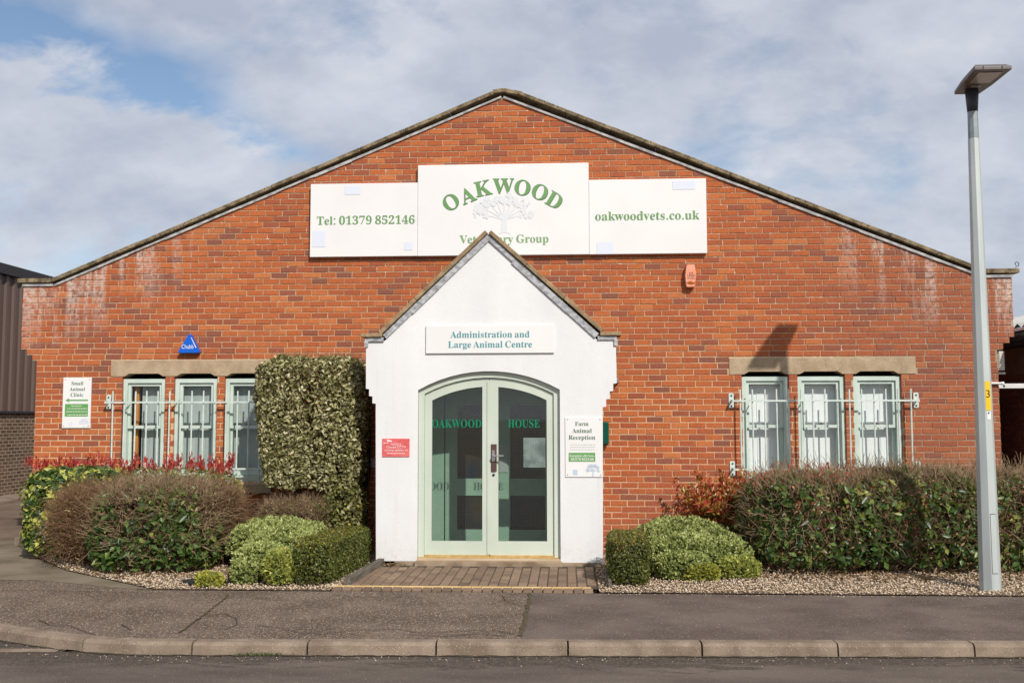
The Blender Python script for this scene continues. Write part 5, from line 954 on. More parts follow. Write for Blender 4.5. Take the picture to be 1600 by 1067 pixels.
# small animal clinic
x0, z1 = wy(100, 590, 0); x1, z0 = wy(141.5, 668.5, 0)
cs_ = board('clinic_sign', 'white small animal clinic sign with a green arrow on the brickwork', 'sign', x0, x1, z0, z1, 0, .014, BOARD, bevel=.002); y = -.0155
for t_, a, b_, yy in (('Small', 112.5, 131, 601.5), ('Animal', 109.5, 133.5, 610.5), ('Clinic', 111, 131, 619.5)): words(t_, a, b_, yy, 0, y, GREENT, cs_)
ax0, az = wy(103, 625.3, 0); ax1, _ = wy(138.5, 625, 0)
mk('arrow', [(ax0, y, az), (ax0 + .055, y, az + .030), (ax0 + .045, y, az + .009), (ax1, y, az + .009), (ax1, y, az - .009), (ax0 + .045, y, az - .009), (ax0 + .055, y, az - .030)], [(6, 5, 4, 3, 2, 1, 0)], GREENB, cs_)
pp(cs_, (102.5, 631), (138, 650.5), 0, y, GREENB, 'green_panel')
words('Opening hours', 112, 129, 634.8, 0, y - .001, WHITEP, cs_, hscale=1.1); smalllines(cs_, 104, 136.5, (638.8, 643.5, 648.5), 0, y - .001, WHITEP, .008)
pp(cs_, (108.5, 659), (114, 665), 0, y, PALEBLUE); cx, zb = wy(132, 667.5, 0); oak(cs_, cx, zb, .135, .13, y, PALEBLUE, 5)
screws(fs, *(wy(883, 652, PY)[0], wy(941.5, 745, PY)[0], wy(941.5, 745, PY)[1], wy(883, 652, PY)[1]), PY - .012); screws(cs_, x0, x1, z0, z1, -.014)
# red camera notice
x0, z1 = wy(597.5, 685, PY); x1, z0 = wy(640, 713.5, PY)
rs = board('camera_notice', 'small faded red camera warning sign on the porch', 'sign', x0, x1, z0, z1, PY, .01, REDS, bevel=.002); y = PY - .0115
for t_, a, b_, yy in (('NOTICE', 611, 627, 695.5), ('Closed CCTV', 604, 634.5, 700), ('cameras operate on', 601, 637, 704.3), ('these premises', 605, 633, 709)): words(t_, a, b_, yy, PY, y, WHITEP, rs, maker=sans)
cx, cz = wy(606, 689.5, PY)
mm = MB(); mm.add([(cx - .01, y, cz + .008), (cx + .045, y, cz - .006), (cx + .05, y, cz + .008), (cx - .005, y, cz + .024)], [(0, 1, 2, 3)]); mm.add([(cx - .045, y, cz - .03), (cx - .04, y, cz - .03), (cx - .04, y, cz - .008), (cx - .045, y, cz - .008)], [(0, 1, 2, 3)]); mm.add([(cx - .04, y, cz - .021), (cx + .005, y, cz - .021), (cx + .005, y, cz - .016), (cx - .04, y, cz - .016)], [(0, 1, 2, 3)]); mm.add([(cx + .0, y, cz - .016), (cx + .005, y, cz - .016), (cx + .005, y, cz + .005), (cx, y, cz + .005)], [(0, 1, 2, 3)]); mm.build('camera_emblem', WHITEP, rs)
# no smoking plate in the corner
x0, z1 = wy(577, 717, 0); x1, z0 = wy(587.5, 729.5, 0)
ns = board('smoking_notice', 'small pale no-smoking plate in the shaded corner by the pipes', 'sign', x0, x1, z0, z1, -.01, .008, WHITEM, bevel=.001)
cx, cz = (x0 + x1) / 2, (z0 + z1) / 2; mm = MB(); n = 20
for i in range(n):
    a, b_ = 6.283 * i / n, 6.283 * (i + 1) / n
    mm.add([(cx + r_ * math.cos(q), -.0195, cz + r_ * math.sin(q)) for r_, q in ((.026, a), (.034, a), (.034, b_), (.026, b_))], [(0, 3, 2, 1)])
mm.add([(cx - .022, -.0199, cz + .016), (cx - .016, -.0199, cz + .022), (cx + .022, -.0199, cz - .016), (cx + .016, -.0199, cz - .022)], [(0, 3, 2, 1)]); mm.build('ring_emblem', REDS, ns)

# ---------------------------------------------------------------- alarm boxes and little wall fittings
def rounded(poly, r_, n=4):
    out = []; k = len(poly)
    for i in range(k):
        p, a, b_ = Vector(poly[i]), Vector(poly[i - 1]), Vector(poly[(i + 1) % k]); u, w = (a - p).normalized() * r_, (b_ - p).normalized() * r_
        for j in range(n + 1):
            t_ = j / n; out.append(tuple((p + u) * (1 - t_) ** 2 + p * 2 * t_ * (1 - t_) + (p + w) * t_ * t_))
    return out
def domed(name, poly, y0, y1, m, base, label, inset=.012):
    c = Vector((sum(p[0] for p in poly) / len(poly), sum(p[1] for p in poly) / len(poly))); mm = MB(); n = len(poly); v = []
    for sc, yy in ((1, y1), (1, y0 + .03), (1 - inset * 1.2, y0 + .010), (1 - inset * 4, y0)):
        v += [(c.x + (p[0] - c.x) * sc, yy, c.y + (p[1] - c.y) * sc) for p in poly]
    f = []
    for k in range(3): f += [(k * n + i, k * n + (i + 1) % n, (k + 1) * n + (i + 1) % n, (k + 1) * n + i) for i in range(n)]
    f.append(tuple(range(3 * n, 4 * n))); mm.add(v, f); return props(mm.build(name, m, None, base), label, 'alarm box')
cx, cz = -4.211, 2.555
ab = domed('alarm_box', rounded([(cx - .152, cz - .012), (cx + .152, cz - .012), (cx + .01, cz + .252)], .035), -.085, -.004, BLUEB, (cx, 0, cz), 'blue triangular alarm box above the left windows')
lettering('Chubb', cx - .088, cx + .07, cz + .045, -.0862, WHITEP, ab, maker=sans, height=.055)
mk('stripe', [(cx + .032, -.0858, cz + .19), (cx + .04, -.0858, cz + .19), (cx + .11, -.0858, cz + .055), (cx + .097, -.0858, cz + .055)], [(3, 2, 1, 0)], WHITEP, ab)
cx, cz = 2.279, 3.345
ob = domed('alarm_box', rounded([(cx - .052, cz), (cx + .055, cz), (cx + .075, cz + .16), (cx + .055, cz + .295), (cx - .048, cz + .295), (cx - .068, cz + .15)], .022), -.09, -.004, SALMON, (cx, 0, cz), 'faded orange alarm box below the right end of the gable boards')
lettering('LEIGH', cx - .038, cx + .058, cz + .135, -.0912, BLACKP, ob, maker=sans, height=.034); lettering('SECURITY', cx - .043, cx + .06, cz + .105, -.0912, BLACKP, ob, maker=sans, height=.02)
mm = MB(); v = [(cx + .006 + .052 * math.cos(a), -.094, cz + .06 + .022 * math.sin(a)) for a in np.linspace(0, 6.283, 17)[:-1]] + [(cx + .006, -.104, cz + .06)]; mm.add(v, [(i, (i + 1) % 16, 16) for i in range(16)]); mm.build('strobe_lens', AMBER, ob, smooth=True)
mm = MB(); mm.add([(cx - .012, -.0912, cz + .175), (cx + .0, -.0912, cz + .175), (cx - .002, -.0912, cz + .192), (cx - .01, -.0912, cz + .192)], [(0, 1, 2, 3)]); mm.add([(cx + .016, -.0912, cz + .175), (cx + .028, -.0912, cz + .175), (cx + .026, -.0912, cz + .195), (cx + .018, -.0912, cz + .195)], [(0, 1, 2, 3)]); mm.build('emblem', BLACKP, ob)
x0, z1 = wy(940, 659, -.12); x1, z0 = wy(951.5, 694, -.12)
b = MB(); b.box(x0 - .14, x1, -.13, -.004, z0, z1); props(b.build('letter_box', DGREEN, None, (x1 - .1, 0, z0), bevel=.012), 'dark green wall box half hidden behind the porch', 'box')
x0, z1 = wy(962, 585, -.2); b = MB(); b.add([(x0 - .02, -.003, z1 - .13), (x0 + .05, -.003, z1 - .10), (x0 + .05, -.003, z1 - .04), (x0 - .02, -.003, z1), (x0 - .02, -.16, z1 - .12), (x0 + .025, -.16, z1 - .10), (x0 + .025, -.16, z1 - .06), (x0 - .02, -.16, z1 - .02)], [(0, 3, 2, 1), (4, 5, 6, 7), (0, 1, 5, 4), (1, 2, 6, 5), (2, 3, 7, 6), (3, 0, 4, 7)])
props(b.build('security_light', GALVD, None, (x0, 0, z1 - .1), bevel=.004), 'small grey light fitting peeping out right of the porch shoulder', 'light')
# overflow pipe, air conditioner, barrier and hook on the right-hand corner
x0, z0 = wy(1546, 598.5, -.03); x1, _ = wy(1567.5, 599, -.03)
b = MB(); b.tube([(x0 - .05, -.035, z0), (x1, -.035, z0 - .004)], .016, 10); b.tube([(x1 - .03, -.035, z0 - .004), (x1 + .004, -.035, z0 - .004)], .021, 10); props(b.build('overflow_pipe', WHITEM, None, (x0, 0, z0)), 'thin white overflow pipe on the right corner of the brickwork', 'pipe')
ac = thing('air_conditioner', (6.10, .3, 2.27), 'cream air conditioner casing hung on the right flank of the brick building', 'air conditioner')
x0, z1 = 6.095, 2.525; z0 = 2.285
b = MB(); b.box(6.095, 6.215, .10, .92, z0, z1); b.build('casing', CREAM, ac, bevel=.008)
b = MB(); b.box(6.10, 6.15, .094, .0995, z0 + .03, z1 - .03); b.build('grille_recess', BLACK, ac)
for k in range(8):
    b = MB(); b.box(6.098, 6.152, .086, .098, z0 + .035 + k * .026, z0 + .047 + k * .026); b.build('slat', CREAM, ac)
b = MB(); b.box(6.095, 6.26, .2, .23, z0 - .045, z0 - .02); b.box(6.095, 6.26, .75, .78, z0 - .045, z0 - .02); b.build('bracket', WHITEM, ac)
b = MB(); x0, z0 = wy(1568, 603, .18); b.box(6.10, 8.6, .16, .21, z0 - .03, z0 + .03); br2 = props(b.build('barrier_bar', WHITEM, None, (7, .18, z0), bevel=.004), 'white steel bar spanning the shaded gap at the right', 'barrier')
b = MB(); b.tube([(6.22, .163, z0), (6.22, .152, z0)], .012, 8); b.build('bolt', BLACK, br2)

# ---------------------------------------------------------------- window bars
def grille(label, x0):
    g = thing('window_grille', (x0, 0, .88), label, 'window bars', 'pale bars fixed over the windows')
    yb = -.115
    for zr in (1.905, 1.052):
        b = MB(); b.box(x0 - .10, x0 + 2.19, yb - .006, yb + .006, zr - .011, zr + .011); b.build('rail', BARW, g)
        for s, xx in ((-1, x0 - .10), (1, x0 + 2.19)):
            b = MB(); b.box(xx - .006, xx + .006, yb - .004, -.006, zr - .016, zr + .016)
            pl = rounded([(xx - .032, zr - .09), (xx + .032, zr - .09), (xx + .032, zr + .10), (xx - .032, zr + .10)], .02); b.prism([(p[0], p[1]) for p in pl], -.012, -.003); br = b.build('bracket', BARW, g)
            b = MB()
            for dz in (-.062, .068): b.tube([(xx, -.0122, zr + dz), (xx, -.018, zr + dz)], .011, 8)
            b.build('bolt', BLACK, br)
        for xm in (x0 + .17, x0 + .80):
            b = MB(); b.box(xm - .006, xm + .006, yb + .006, .034, zr - .006, zr + .006); b.build('stay', BARW, g)
    me = None
    for k in range(15):
        x = x0 + k * .1494
        if me is None:
            b = MB(); b.tube([(0, 0, -.005), (0, 0, 1.175)], .0105, 8); me = bpy.data.meshes.new('bar'); me.from_pydata(b.v, [], b.f); me.materials.append(BARW)
        o = bpy.data.objects.new('bar', me); place(o, g, (x, yb + .016, .875 + random.uniform(-.003, .003))); o.rotation_euler = (random.uniform(-.004, .004), random.uniform(-.004, .004), 0)
    return g
grille('pale bars over the left windows beside the clipped bush', -5.185); grille('pale bars over the right windows above the long hedge', 2.876)

# ---------------------------------------------------------------- street lamp
lx, ly = 4.848, -2.56
lamp = thing('street_lamp', (lx, ly, 0), 'tall grey octagonal lamp post with a flat head beside the pavement', 'street lamp')
def octa(z0, z1, r0, r1, m, name, rot=R(22.5 + 9), cap=True):
    b = MB(); v = [(lx + r_ * math.cos(rot + i * math.pi / 4), ly + r_ * math.sin(rot + i * math.pi / 4), z) for r_, z in ((r0, z0), (r1, z1)) for i in range(8)]
    b.add(v, [(i, (i + 1) % 8, (i + 1) % 8 + 8, i + 8) for i in range(8)] + [tuple(range(8, 16))]); return b.build(name, m, lamp, bevel=.004)
octa(-.1, 4.52, .104, .0545, GALV, 'post'); octa(4.522, 4.80, .052, .0495, GALVD, 'collar')
b = MB(); b.tube([(lx, ly, 4.80), (lx, ly, 4.86), (lx, ly - .0, 5.02)], [.050, .055, .066], 16); b.build('neck', LAMPN, lamp, smooth=True)
hz = 5.03
def head(sc, z0, z1, m, name, tp=.82):
    base = [(-.125, .13), (.125, .13), (.158, -.12), (.178, -.52), (-.178, -.52), (-.158, -.12)]
    cx_, cy_ = 0, -.2; pb = [((x - cx_) * sc + cx_, (y - cy_) * sc + cy_) for x, y in base]; pt = [((x - cx_) * tp + cx_, (y - cy_) * tp + cy_) for x, y in pb]
    tilt = lambda y: -(y) * .05
    v = [(lx + x, ly + y, z0 + tilt(y)) for x, y in pb] + [(lx + x, ly + y, z0 + .035 + tilt(y)) for x, y in pb] + [(lx + x, ly + y, z1 + tilt(y)) for x, y in pt]
    b = MB(); f = [(0, 1, 2, 3, 4, 5)] + [(i + 6 * k, i + 6 + 6 * k, (i + 1) % 6 + 6 + 6 * k, (i + 1) % 6 + 6 * k) for k in (0, 1) for i in range(6)] + [tuple(range(17, 11, -1))]
    b.add(v, f); return b.build(name, m, lamp, bevel=.006)
hd = head(1, hz, hz + .075, LAMPH, 'lamp_head')
b = MB(); tl = lambda y: hz - y * .05 - .004
b.add([(lx + x, ly + y, tl(y)) for x, y in ((-.10, -.19), (.10, -.19), (.115, -.46), (-.115, -.46))], [(0, 1, 2, 3)]); b.build('lens', LAMPG, lamp)
b = MB(); b.add([(lx + x, ly + y, tl(y)) for x, y in ((-.045, -.07), (.045, -.07), (.05, -.12), (-.05, -.12))], [(0, 1, 2, 3)]); b.build('sensor', LAMPG, lamp)
b = MB(); b.box(lx - .10, lx - .09, ly - .523, ly - .5195, hz + .025, hz + .062); b.box(lx + .08, lx + .09, ly - .523, ly - .5195, hz + .025, hz + .062); b.build('latch', BLACK, lamp)
def on_face(face, za, zb, wa, m, name, par, proud=.003):     # plate lying on one flat of the tapering post
    rot = R(22.5 + 9); v = []
    for z in (za, zb):
        r_ = .104 + (.0545 - .104) * (z + .1) / 4.62; a0, a1 = rot + face * math.pi / 4, rot + (face + 1) * math.pi / 4
        p0, p1 = Vector((r_ * math.cos(a0), r_ * math.sin(a0), 0)), Vector((r_ * math.cos(a1), r_ * math.sin(a1), 0)); n = (p0 + p1).normalized() * proud
        for t_ in (wa if z == za else wa): v.append(Vector((lx, ly, z)) + p0.lerp(p1, t_) + n)
    return mk(name, [v[0], v[1], v[3], v[2]], [(0, 1, 2, 3)], m, par), v
# the flats that look towards the road
fa = 5
zt = lambda py_: wy(1538, py_, ly)[1]
lb, v = on_face(fa, zt(641), zt(596), (.12, .98), YLAB, 'number_label', lamp)
c = (v[0] + v[1] + v[2] + v[3]) / 4; u = (v[1] - v[0]).normalized(); w = (v[2] - v[0]).normalized(); q, f = sans('3'); q = q[:, :2] - (q[:, :2].max(0) + q[:, :2].min(0)) / 2; q *= .075 / (q[:, 1].max() - q[:, 1].min()); nn = u.cross(w).normalized()
mk('numeral', [c + u * a + w * (b_ + .02) + nn * .0015 for a, b_ in q], f, BLACKP, lb)
on_face(fa, zt(655), zt(643), (.25, .85), WHITEP, 'small_label', lamp); sl_, v = on_face(fa, zt(646.5), zt(644), (.40, .65), BLACKP, 'label_mark', lamp, .0045)
for aa in ((.10, .90),):
    on_face(fa, zt(894), zt(801), aa, CRACK, 'door_seam', lamp, .0015); on_face(fa, zt(893), zt(802), (.13, .87), GALV, 'access_door', lamp, .004)
b = MB(); b.box(lx - .005, lx + .005, ly - .12, ly - .09, 1.05, 1.10)
# ---------------------------------------------------------------- brown clad building on the left
LBX, LY0, LY1 = -11.45, -2.0, 10.1
lbld = thing('clad_building', (LBX - 6, 5, 0), 'dark brown clad building with a brick base beside the driveway', 'building')
b = MB(); b.box(LBX - 12, LBX - .12, LY0, LY1, 0, 4.75); b.build('body', BROWNW, lbld)
bz = 1.86
def rib_panel(y0, y1):
    n = 3; v = []; pr_ = []
    w = (y1 - y0) / n
    for i in range(n):
        a = y0 + i * w; pr_ += [(a, 0), (a + w * .52, 0), (a + w * .62, .045), (a + w * .90, .045)]
    pr_.append((y1 - .002, 0))
    v = [(LBX - .03 + d, y, z) for z in (bz, 4.80) for y, d in pr_]; k = len(pr_)
    return v, [(i, i + 1, i + 1 + k, i + k) for i in range(k - 1)]
yy = LY0
while yy < LY1 - .05:
    y1_ = min(yy + .93, LY1); v, f = rib_panel(yy, y1_); mk('cladding_panel', v, f, CLAD, lbld); yy += .93
b = MB(); b.box(LBX - .15, LBX + .10, LY0, LY1 + .04, 4.80, 5.02); b.build('eaves_trim', CLADT, lbld)
b = MB(); b.box(LBX - .10, LBX + .06, LY0, LY1 + .02, bz - .05, bz); b.build('drip_trim', CLADT, lbld)
b = MB(); b.box(LBX - .10, LBX + .05, LY1 - .02, LY1 + .05, bz, 4.80); b.build('corner_trim', CLADT, lbld)
b = MB(); b.box(LBX - .12, LBX - .002, LY0, 9.9, 0, bz - .052); bw = b.build('base_wall', BROWNMORT, lbld)
mm = MB(); mm.add([(-.008, -.105, -.0325), (-.008, .105, -.0325), (-.008, .105, .0325), (-.008, -.105, .0325), (0, -.099, -.0275), (0, .099, -.0275), (0, .099, .0275), (0, -.099, .0275)], [(4, 5, 6, 7), (0, 1, 5, 4), (1, 2, 6, 5), (2, 3, 7, 6), (3, 0, 4, 7)])
pm = meshof(mm, 'brick', BROWNBRICK); r0 = 0; cnt = 0
V, F, T = [], [], []
while r0 * .0753 < bz - .1:
    z = .02 + .0376 + r0 * .0753; y = 9.79 - (.1125 if r0 % 2 else 0)
    k = 0
    while y > 5.0:
        if y > 7.6 and cnt < 296: shared('brick', pm, BROWNBRICK, bw, (LBX, y, z), random.random()); cnt += 1
        else:
            kk = len(V); V += [(LBX + a, y + b_, z + c_) for a, b_, c_ in mm.v]; F += [tuple(i + kk for i in g) for g in mm.f]; T += [random.random()] * len(mm.f)
        y -= .225; k += 1
    r0 += 1
mk('brick_courses', V, F, BROWNBRICK, bw, tone=T, kind='stuff')
b = MB(); b.slab([(LBX + .0, -2), (LBX + .9, -2), (LBX + .9, 9.9), (LBX + .0, 9.9)], -.006, .05); props(b.build('gravel_margin', KERB, None), 'pale gravel margin along the foot of the brown building', kind='structure')
# ---------------------------------------------------------------- dusky building on the right
RX = 6.72
rbld = thing('brick_outbuilding', (RX + 3, 5, 0), 'shaded red brick outbuilding with a black gutter at the right edge', 'building')
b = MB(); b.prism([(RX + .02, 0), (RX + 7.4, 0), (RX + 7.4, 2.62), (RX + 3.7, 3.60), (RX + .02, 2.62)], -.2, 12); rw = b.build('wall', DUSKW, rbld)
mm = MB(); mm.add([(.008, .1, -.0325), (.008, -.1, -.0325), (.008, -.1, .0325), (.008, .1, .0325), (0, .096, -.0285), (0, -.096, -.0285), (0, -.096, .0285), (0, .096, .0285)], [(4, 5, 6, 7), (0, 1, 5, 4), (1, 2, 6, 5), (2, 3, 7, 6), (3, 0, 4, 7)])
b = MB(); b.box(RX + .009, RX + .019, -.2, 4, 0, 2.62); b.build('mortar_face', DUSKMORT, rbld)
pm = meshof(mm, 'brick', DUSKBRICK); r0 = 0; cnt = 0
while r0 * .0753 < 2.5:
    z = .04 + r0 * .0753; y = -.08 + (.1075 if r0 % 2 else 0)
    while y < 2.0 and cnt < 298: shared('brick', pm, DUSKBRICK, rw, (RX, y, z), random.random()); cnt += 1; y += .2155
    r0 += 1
b = MB(); b.box(RX - .22, RX + .02, -.35, 12, 2.62, 2.80); b.build('fascia', CLADT, rbld)
b = MB(); b.tube([(RX - .26, -.38, 2.72), (RX - .26, 12, 2.72)], .06, 10); b.build('gutter', BLACK, rbld, smooth=True)
v = []; n = 60
for i in range(n + 1):
    y = -.42 + i * .12; zc = .03 * (1 if i % 2 else -1); v += [(RX - .30, y, 2.85 + zc), (RX + 3.7, y, 3.85 + zc), (RX + 7.7, y, 2.85 + zc)]
mk('roof', v, [(3 * i + j, 3 * i + 3 + j, 3 * i + 4 + j, 3 * i + 1 + j) for i in range(n) for j in (0, 1)], ROOFW, rbld)
# ---------------------------------------------------------------- car far behind the left corner
def car(cx, cy, rz):
    t_ = thing('parked_car', (cx, cy, 0), 'pale blue car glimpsed between the brown building and the brick corner', 'car')
    prof = [(-2.0, .30), (2.0, .30), (2.05, .62), (1.95, .80), (1.0, .95), (.35, 1.40), (-1.25, 1.45), (-1.85, 1.0), (-2.05, .85), (-2.06, .5)]
    b = MB(); v = []
    for y, s in ((-.84, .985), (-.80, 1), (.80, 1), (.84, .985)): v += [(x * s, y * (1 if z < .98 else .84), .85 + (z - .85) * s) for x, z in prof]
    k = len(prof); b.add(v, [tuple(range(k))] + [(j * k + i, (j + 1) * k + i, (j + 1) * k + (i + 1) % k, j * k + (i + 1) % k) for j in range(3) for i in range(k)] + [tuple(range(4 * k - 1, 3 * k - 1, -1))])
    c, s = math.cos(rz), math.sin(rz)
    def w(L): return [(cx + x * c - y * s, cy + x * s + y * c, z) for x, y, z in L]
    mk('body', w(b.v), b.f, CARP, t_, bevel=.03)
    for sy in (-1, 1):
        yo = sy * .79
        for P in ([(-1.55, 1.02), (-.35, 1.02), (-.35, 1.36), (-1.15, 1.37)], [(-.28, 1.02), (.86, 1.0), (.32, 1.34), (-.28, 1.36)]):
            b = MB(); b.add([(x, yo + sy * (.028 if z < 1.1 else -.075), z) for x, z in P], [(0, 1, 2, 3) if sy < 0 else (3, 2, 1, 0)]); mk('window', w(b.v), b.f, CARG, t_)
    for P in ([(1.04, .96), (.42, 1.36)], [(-1.85, 1.04), (-1.32, 1.40)]):
        (xa, za), (xb, zb_) = P; sg = 1 if xa > 0 else -1; b = MB(); b.add([(xa + sg * .012, -.66, za), (xa + sg * .012, .66, za), (xb + sg * .012, .58, zb_), (xb + sg * .012, -.58, zb_)], [(0, 1, 2, 3)]); mk('windscreen' if sg > 0 else 'rear_window', w(b.v), b.f, CARG, t_)
    for x in (-1.3, 1.3):
        for sy in (-1, 1):
            b = MB(); b.tube([(x, sy * .70, .31), (x, sy * .86, .31)], .31, 20); wh = mk('wheel', w(b.v), b.f, TYRE, t_, bevel=.02); b = MB(); b.tube([(x, sy * .855, .31), (x, sy * .868, .31)], .19, 14); mk('rim', w(b.v), b.f, RIM, wh)
    for sy in (-1, 1):
        b = MB(); b.box(-2.075, -2.0, sy * .62 - .12, sy * .62 + .12, .78, .92); mk('tail_light', w(b.v), b.f, LIGHTR, t_); b = MB(); b.box(1.98, 2.07, sy * .6 - .15, sy * .6 + .15, .62, .76); mk('headlight', w(b.v), b.f, LIGHTW, t_)
cx, _ = wy(44, 700, 15); car(cx - .3, 15, R(80))
# ---------------------------------------------------------------- planting
def nrm(a): return a / np.maximum(np.linalg.norm(a, axis=1, keepdims=True), 1e-9)
def lumps(d, amp, fr, seed):
    r_ = np.random.default_rng(seed); out = np.zeros(len(d))
    for k in range(7):
        w = r_.normal(0, fr * (1 + .35 * k), 3); out += np.sin(d @ w + r_.uniform(0, 6.28)) / (1 + .35 * k)
    return 1 + amp * out / 2.2
def surf(n, dims, p, amp=.05, fr=2.5, seed=1, zmin=-1.0, back=0.35):
    """points on a lumpy super-ellipsoid of half sizes dims (centre at 0); fewer at the back"""
    hx, hy, hz_ = dims; ar = np.array([hy * hz_, hx * hz_, hx * hy]); P = np.zeros((0, 3))
    while len(P) < n:
        m = n * 2; ax = rng.choice(3, m, p=ar / ar.sum()); q = rng.uniform(-1, 1, (m, 3)); sg = rng.choice([-1., 1.], m); q[np.arange(m), ax] = sg
        keep = (q[:, 2] > zmin) & ((q[:, 1] < .6) | (rng.random(m) < back)) & (q[:, 2] > -.995)
        q = q[keep]; P = np.vstack([P, q])
    q = P[:n]; r_ = (np.abs(q) ** p).sum(1) ** (-1 / p); u = q * r_[:, None]
    N = nrm(np.sign(u) * np.abs(u) ** (p - 1) / np.array(dims)); u = u * lumps(u * np.array(dims) * 2, amp, fr, seed)[:, None]
    return u * np.array(dims), N
def leaves(name, P, N, L, wr, m, par, tone, base, flop=.75, upb=.45, fold=.12, kind='stuff'):
    n = len(P); L = np.broadcast_to(L, (n,)) * rng.uniform(.45, 1.5, n)
    nn = nrm(N + np.array([0, 0, upb]) + rng.normal(0, flop, (n, 3))); a = nrm(np.cross(nn, rng.normal(0, 1, (n, 3)))); s = np.cross(nn, a)
    w = (L * wr / 2)[:, None]; L = L[:, None]
    b0, t = P - a * L * .5, P + a * L * .5 - nn * L * .08
    l, r_ = P + s * w + nn * L * fold - a * L * .05, P - s * w + nn * L * fold - a * L * .05
    v = np.stack([b0, r_, t, l], 1).reshape(-1, 3); k = np.arange(n)[:, None] * 4
    f = np.stack([k + [0, 1, 2], k + [0, 2, 3]], 1).reshape(-1, 3)
    return mk(name, v, f, m, par, base, tone=np.repeat(np.clip(tone, 0, 1), 2), kind=kind)
def tubes(name, paths, r0, r1, m, par, base=None, kind='stuff', sides=3):
    """paths (n,K,3) as thin tapering stems"""
    n, K, _ = paths.shape; d = np.gradient(paths, axis=1); d /= np.maximum(np.linalg.norm(d, axis=2, keepdims=True), 1e-9)
    ref = np.where(np.abs(d[..., 2:3]) < .8, np.array([0, 0, 1.]), np.array([1., 0, 0])); a = np.cross(d, ref); a /= np.linalg.norm(a, axis=2, keepdims=True); b = np.cross(d, a)
    rad = (np.asarray(r0).reshape(-1, 1) * (1 - np.linspace(0, 1, K)) + np.asarray(r1).reshape(-1, 1) * np.linspace(0, 1, K)); rad = np.broadcast_to(rad, (n, K))[..., None]
    v = np.stack([paths + (a * math.cos(2 * math.pi * j / sides) + b * math.sin(2 * math.pi * j / sides)) * rad for j in range(sides)], 2)
    i0 = (np.arange(n)[:, None, None] * K + np.arange(K - 1)[None, :, None]) * sides; j = np.arange(sides)[None, None, :]; j2 = (j + 1) % sides
    f = np.stack([i0 + j, i0 + j2, i0 + sides + j2, i0 + sides + j], -1).reshape(-1, 4)
    return mk(name, v.reshape(-1, 3), f, m, par, base, kind=kind)
def limbs(base, P, n, r, m, par, spread=.15, K=6, name='branch', sag=.0):
    """woody stems from the foot to points in the crown"""
    k = rng.choice(len(P), n); e = P[k]; b0 = np.array(base) + np.stack([rng.normal(0, spread, n), rng.normal(0, spread * .7, n), np.zeros(n)], 1)
    t = np.linspace(0, 1, K)[None, :, None]; mid = (b0 + e) / 2 + rng.normal(0, .07, (n, 3)); mid[:, 2] += sag
    path = (1 - t) ** 2 * b0[:, None] + 2 * t * (1 - t) * mid[:, None] + t ** 2 * e[:, None] + rng.normal(0, .012, (n, K, 3)) * (t > 0)
    rr = r * rng.uniform(.6, 1.4, n)
    return tubes(name, path, rr, rr * .3, m, par)
def twigs(name, P, N, L, r, m, par, upb=.6, wob=.35, K=4, kind='stuff'):
    n = len(P); L = L * rng.uniform(.45, 1.25, (n, 1)); d = nrm(N + np.array([0, 0, upb]) + rng.normal(0, wob, (n, 3)))
    path = [P]
    for i in range(K - 1):
        d = nrm(d + rng.normal(0, .22, (n, 3))); path.append(path[-1] + d * L / (K - 1))
    return tubes(name, np.stack(path, 1), r * rng.uniform(.7, 1.3, n), r * .45 * np.ones(n), m, par, kind=kind)
def deep(P, N, mean, mx): return P - N * (np.minimum(rng.exponential(mean, len(P)), mx) - np.abs(rng.normal(0, .014, len(P))))[:, None]
def lumpy(Q, seed): return (lumps(Q, 1.0, 3.0, seed + 5) - 1)
def tones(n, mu=.5, sd=.22): return rng.normal(mu, sd, n)
def plant(name, label, cat, c, group=None): return thing(name, (c[0], c[1], 0), label, cat, group)

# 1 clipped gold-splashed hedge at the far left
c = np.array([-5.38, -.50, .54]); t = plant('hedge', 'clipped hedge of gold splashed green leaves at the left corner', 'hedge', c)
P, N = surf(7800, (.555, .42, .53), 5, .04, 3, 11); P = deep(P, N, .03, .2) + c
leaves('foliage', P, N, .085, .52, L_ELAE, t, np.where(rng.random(len(P)) < .36, rng.uniform(.66, 1, len(P)), rng.uniform(0, .55, len(P))), None, .6, .2)
limbs((c[0], c[1], 0), P, 40, .010, TWIGD, t, .2)
# 2 photinia behind it, red young shoots standing above
c = np.array([-4.78, -.33, .56]); t = plant('photinia_hedge', 'low hedge topped with red young shoots below the left windows', 'hedge', c)
P, N = surf(5200, (1.38, .22, .50), 5, .03, 3, 12); P = deep(P, N, .03, .15) + c
leaves('foliage', P, N, .055, .45, L_PHOG, t, rng.uniform(0, .7, len(P)), None)
n = 170; B0 = np.stack([rng.uniform(-6.12, -3.48, n), rng.uniform(-.54, -.14, n), np.full(n, 1.03)], 1); B0[:, 2] += rng.uniform(-.03, .05, n) - .035 * np.abs(np.sin(B0[:, 0] * 3))
H_ = rng.uniform(.05, .21, n); k = rng.integers(0, n, 1700); hh = rng.uniform(.15, 1.0, len(k)); Q = B0[k] + np.stack([rng.normal(0, .012, len(k)), rng.normal(0, .012, len(k)), hh * H_[k]], 1)
D_ = nrm(np.stack([rng.normal(0, .38, len(k)), rng.normal(0, .38, len(k)), np.ones(len(k))], 1)); 
